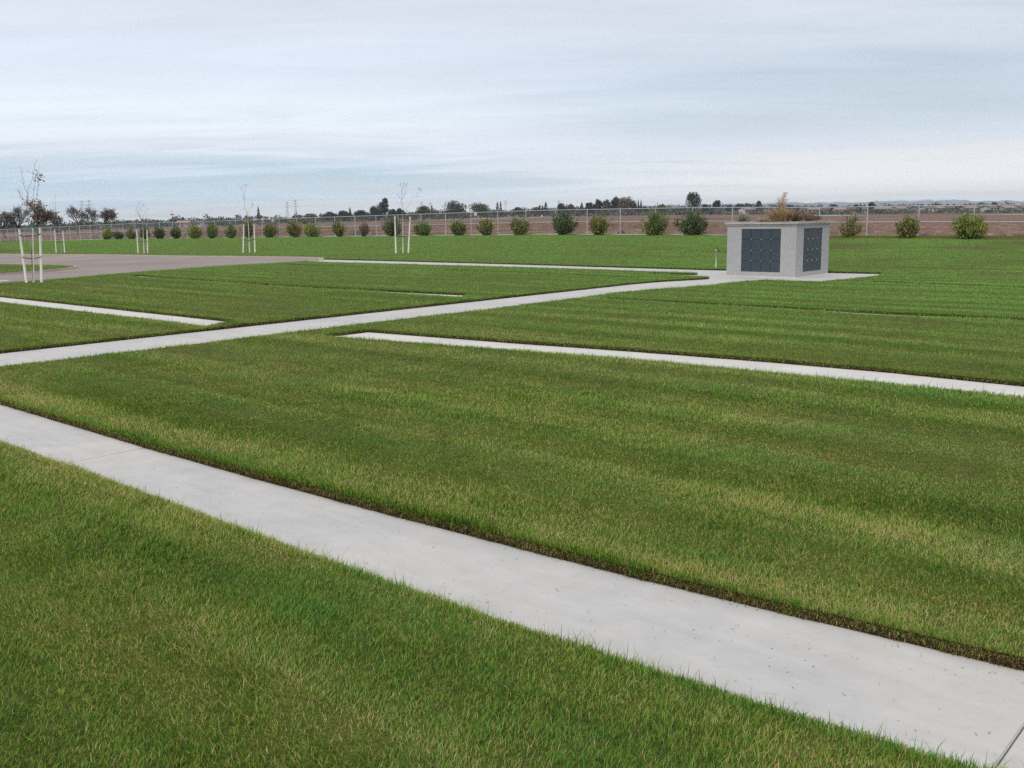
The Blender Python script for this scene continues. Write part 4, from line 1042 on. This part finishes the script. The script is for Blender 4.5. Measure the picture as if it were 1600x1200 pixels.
def treeline():
    C = []; S = []; M_ = []
    for k in range(930):
        near_ = k >= 800
        px = rng.uniform(860, 1760) if near_ and rng.random() < .6 else rng.uniform(-160, 1760)
        Y = rng.uniform(440, 500) if near_ else rng.uniform(560, 760); x = xat(px, Y, 335); z = terr(x, Y)
        hh = rng.uniform(.8, 2.1) if near_ else rng.uniform(3.0, 6.0) * (1.25 if rng.random() < .12 else 1); rr = rng.uniform(1.5, 4.0) if near_ else rng.uniform(2.0, 6.0)
        q_ = rng.random(); mt = (0 if q_ < .25 else 1 if q_ < .40 else 2) if near_ else (0 if q_ < .66 else 1 if q_ < .76 else 2)
        for _ in range(60 if near_ else 110):
            d = rng.normal(0, 1, 3); d /= np.linalg.norm(d); f = rng.random() ** .4
            C.append((x + d[0] * rr * f, Y + d[1] * rr * f, z + max(.1, hh * .5 + d[2] * hh * .5 * f))); S.append(rng.uniform(.6, 1.4)); M_.append(mt)
    V_ = leaf_cloud(np.array(C), np.array(S), None, .75); n = len(C)
    o = mesh_np("distant_treeline", V_, np.arange(n * 4), np.full(n, 4), [TM['dark'], TM['green'], TM['brown']], midx=M_)
    tag(o, "low dark band of far trees along the horizon", "treeline", kind='stuff')
treeline()

# ------------------------------------------------------------------ far houses
HM = [m_plain("cream_stucco", (.40, .35, .29)), m_plain("pink_stucco", (.38, .27, .23)), m_plain("white_stucco", (.60, .58, .55)), m_plain("tan_stucco", (.29, .23, .18)), m_plain("grey_siding", (.25, .245, .24)), m_plain("pale_yellow_stucco", (.44, .39, .25))]
RM = [m_plain("brown_tile", (.15, .095, .075), .9), m_plain("grey_shingle", (.15, .14, .14), .9), m_plain("pale_roof", (.32, .23, .20), .9)]
GL = m_plain("window_glass", (.04, .05, .06), .15, .5)
def make_house(px, Y, w, wall, roof, label, rz=0.0, storeys=1):
    x = xat(px, Y, 335); z = terr(x, Y) - .1; r = empty("house", (x, Y, z), label, "house", "houses across the field", rz); W_ = w * Y / 1500 / 2; D = 4.5; e = 2.4 * storeys; rh = 1.1
    m = MB(); m.box(-W_, W_, -D, D, 0, e)
    for s in (-1, 1): m.poly([(s * W_, -D, e), (s * W_, D, e), (s * W_, 0, e + rh)])
    m.build("wall", HM[wall], r)
    m = MB(); o = .45
    for s in (-1, 1):
        q = [(-W_ - o, s * (D + o), e - o * rh / D), (W_ + o, s * (D + o), e - o * rh / D), (W_ + o, 0, e + rh), (-W_ - o, 0, e + rh)]; m.poly([(a, b, c + .05) for a, b, c in q]); m.poly([(a, b, c + .22) for a, b, c in q][::-1])
        m.poly([(q[0][0], q[0][1], q[0][2] + .05), (q[0][0], q[0][1], q[0][2] + .22), (q[1][0], q[1][1], q[1][2] + .22), (q[1][0], q[1][1], q[1][2] + .05)])
    rf = m.build("roof", RM[roof], r); m = MB(); m.box(W_ * .4, W_ * .4 + .7, .3, 1.0, e + rh * .5, e + rh + .35); m.build("chimney", HM[3], rf)
    for k, cx in enumerate(np.linspace(-W_ * .7, W_ * .7, 3)):
        for st_ in range(storeys):
            m = MB(); b = st_ * 2.7
            if k == 1 and st_ == 0: m.box(cx - .5, cx + .5, -D - .04, -D + .03, .05, 2.1); m.build("door", RM[0], r)
            else: m.box(cx - .65, cx + .65, -D - .03, -D + .03, b + 1.0, b + 2.1); m.build("window", GL, r)
HS = [(287, 560, 18, 1, 2, "pale pink house far left beyond the field, left of a small white one"), (312, 580, 12, 2, 1, "small white house far left beyond the field"),
      (404, 560, 15, 3, 2, "tan house behind the right stake of the slender forked sapling"), (1165, 520, 13, 2, 2, "white house behind the low round tree left of the plume"), (1174, 540, 12, 2, 1, "white house with grey roof behind the low round tree left of the plume"),
      (1258, 530, 16, 0, 0, "cream house behind the rust red planting"), (1271, 520, 17, 1, 2, "pink house right of the rust red planting"), (1288, 540, 13, 3, 0, "tan house above the right corner of the columbarium"),
      (1311, 520, 16, 2, 2, "pale house just right of the columbarium"), (1325, 535, 13, 3, 0, "tan brown roofed house straight above the thin open shrub"), (1347, 540, 14, 4, 1, "grey house left of the fence post near the big pink house"),
      (1378, 510, 24, 1, 2, "biggest pink house with a pale roof right of the fence post"), (1402, 530, 16, 0, 2, "cream house beside the biggest pink house"), (1420, 545, 13, 3, 0, "tan house above the olive shrub near the right end"),
      (1434, 535, 12, 4, 1, "grey house behind the second fence post from the right"), (1449, 515, 17, 2, 1, "bright white house right of the second fence post from the right"), (1463, 520, 14, 1, 2, "pink house beside the bright white house"),
      (1480, 540, 15, 3, 0, "dark tan house midway to the big bright shrub"), (1512, 525, 16, 0, 2, "cream house right behind the large bright end shrub"), (1530, 540, 13, 3, 0, "tan house right of the large bright end shrub"),
      (1546, 520, 15, 2, 1, "white house near the right edge under a round tree"), (1571, 515, 18, 5, 2, "pale yellow house close to the right edge"), (1592, 540, 15, 4, 1, "grey house at the right edge")]
for i, (px, Y, w, a, b, lab) in enumerate(HS): make_house(px, Y, w, a, b, lab, rng.uniform(-.3, .3))

# ------------------------------------------------------------------ pylons and a radio mast on the skyline
MAT['lattice'] = m_plain("lattice_steel", (.30, .30, .31), .6, .4, .3)
MAT['redsteel'] = m_plain("red_mast_paint", (.40, .12, .09), .6, .4)
def make_pylon(px, ytop, label, Y=900):
    x = xat(px, Y, 330); z = terr(x, Y); h = at(px, ytop + 1, Y).z - z; r = empty("pylon", (x, Y, z), label, "pylon", "pylons on the skyline"); m = MB(); b = h * .11; t = h * .022; w = .085
    for sx in (-1, 1):
        for sy in (-1, 1): m.tube([(sx * b, sy * b, 0), (sx * t, sy * t, h * .62), (sx * t * .7, sy * t * .7, h)], w, 4)
    for k in range(7):
        za, zb = h * .62 * k / 7, h * .62 * (k + 1) / 7; fa, fb = b + (t - b) * k / 7, b + (t - b) * (k + 1) / 7
        for sy in (-1, 1): m.tube([(-fa, sy * fa, za), (fb, sy * fb, zb)], w * .6, 3); m.tube([(fa, sy * fa, za), (-fb, sy * fb, zb)], w * .6, 3)
    m.build("tower", MAT['lattice'], r)
    for zz, ww in ((.70, .13), (.82, .16), (.93, .11)):
        m = MB(); m.tube([(-ww * h, 0, zz * h), (0, 0, (zz + .025) * h), (ww * h, 0, zz * h)], w, 4); m.tube([(-ww * h, 0, zz * h), (ww * h, 0, zz * h)], w * .7, 4); m.build("cross_arm", MAT['lattice'], r)
for q in ((129, 312, "faint pylon behind the rounded bare tree of the left cluster"), (140.5, 311, "faint pylon behind the thin middle bare tree of the left cluster"), (449, 314, "shorter one of two close pylons right of the lone conifer"), (462, 311, "taller one of two close pylons right of the lone conifer"),
          (659, 314, "pylon right above the round mid green tree"), (673, 315, "pylon above the thin cypress by the round green tree"), (742, 315, "pylon behind the broad olive green tree"), (790, 312, "pylon right of the pair of tall cypresses"), (873, 312, "pylon above the dark round tree near the middle")): make_pylon(*q)
def make_mast():
    Y = 800; x = xat(269, Y, 340); z = terr(x, Y); h = at(269, 332, Y).z - z; r = empty("radio_mast", (x, Y, z), "short reddish mast on the skyline left of the slender forked sapling", "mast"); m = MB(); m.tube([(0, 0, 0), (0, 0, h)], [.35, .15], 6); m.build("pole", MAT['redsteel'], r)
    m = MB(); m.box(-1.6, 1.6, -.2, .2, h * .80, h * .88); m.tube([(0, 0, h), (0, 0, h + 2)], .08, 4); m.build("antenna", MAT['redsteel'], r)
make_mast()
# white van parked on the field track, far left
def make_van():
    Y = 800; p = at(161, 352, Y); z = terr(p.x, Y) - .05; r = empty("parked_van", (p.x, Y, z), "tiny white van far behind the field, just right of the bare trees", "van", rz=.2)
    prof = [(-2.3, .35), (2.2, .35), (2.35, .8), (2.2, 1.05), (1.5, 1.2), (.9, 1.95), (-2.2, 2.0), (-2.35, 1.2)]; m = MB()
    for s in (-1, 1): m.poly([(a, s * .9, b) for a, b in prof][::s])
    for i in range(len(prof)): a, b = prof[i], prof[(i + 1) % len(prof)]; m.poly([(a[0], -.9, a[1]), (b[0], -.9, b[1]), (b[0], .9, b[1]), (a[0], .9, a[1])])
    m.build("body", MAT['white'], r)
    for x in (-1.45, 1.4):
        for s in (-.85, .85): m = MB(); m.tube([(x, s - .1, .36), (x, s + .1, .36)], .36, 12); m.build("wheel", MAT['black'], r)
    m = MB(); m.poly([(.15, -.905, 1.2), (1.3, -.905, 1.2), (.85, -.905, 1.8), (.15, -.905, 1.8)]); m.build("side_window", GL, r)
make_van()

# ------------------------------------------------------------------ snow-capped mountains far off
def mountains():
    PXS = [600, 760, 850, 930, 1000, 1040, 1100, 1160, 1230, 1300, 1340, 1380, 1410, 1440, 1470, 1510, 1560, 1600, 1700, 1850, 2100]; PYS = [334, 331, 326, 320, 314, 314, 316, 314, 316, 316, 316, 312, 312.5, 311, 310, 313, 314, 314, 313, 318, 326]
    n = 260; rows = 9; px = np.linspace(600, 2100, n); yt = np.interp(px, PXS, PYS) + .9 * np.sin(px * .071) + .5 * np.sin(px * .19 + 1); Y0 = 8300.0; V_ = []
    base = np.array([ray(a, 332).x for a in px]); topz = np.array([at(a, b, Y0).z for a, b in zip(px, yt)])
    for j in range(rows):
        f = 1 - abs(j - 4) / 4.0; Yj = Y0 + (j - 4) * 110; jit = rng.normal(0, 1, n); k = np.convolve(jit, np.ones(5) / 5, 'same')
        V_.append(np.stack([base * Y0 + k * 20 * (j != 4), np.full(n, Yj) + 40 * k, -8 + (topz + 8) * f ** 1.15 + (k * 3 * (f < 1) * f)], -1))
    V_ = np.array(V_); idx = np.arange(rows * n).reshape(rows, n); q = np.stack([idx[:-1, :-1], idx[:-1, 1:], idx[1:, 1:], idx[1:, :-1]], -1).reshape(-1, 4)
    o = mesh_np("mountains", V_.reshape(-1, 3), q.ravel(), np.full(len(q), 4), MAT['mountain']); tag(o, kind='structure')
mountains()

# ------------------------------------------------------------------ haze
HAZE = .00013
if HAZE:
    m = MB(); m.box(-9100, 9100, -3050, 9050, -9.2, 135); hm = bpy.data.materials.new("haze_air"); hm.use_nodes = True; t = hm.node_tree; t.nodes.clear()
    o_ = t.nodes.new("ShaderNodeOutputMaterial"); v_ = t.nodes.new("ShaderNodeVolumePrincipled"); v_.inputs['Color'].default_value = (.86, .93, 1.0, 1); v_.inputs['Density'].default_value = HAZE
    v_.inputs['Anisotropy'].default_value = .0; t.links.new(v_.outputs[0], o_.inputs['Volume']); hz = m.build("haze", hm); tag(hz, "thin pale haze over the whole plain", "haze", kind='stuff')
print("scene built: objects", len(sc.objects))
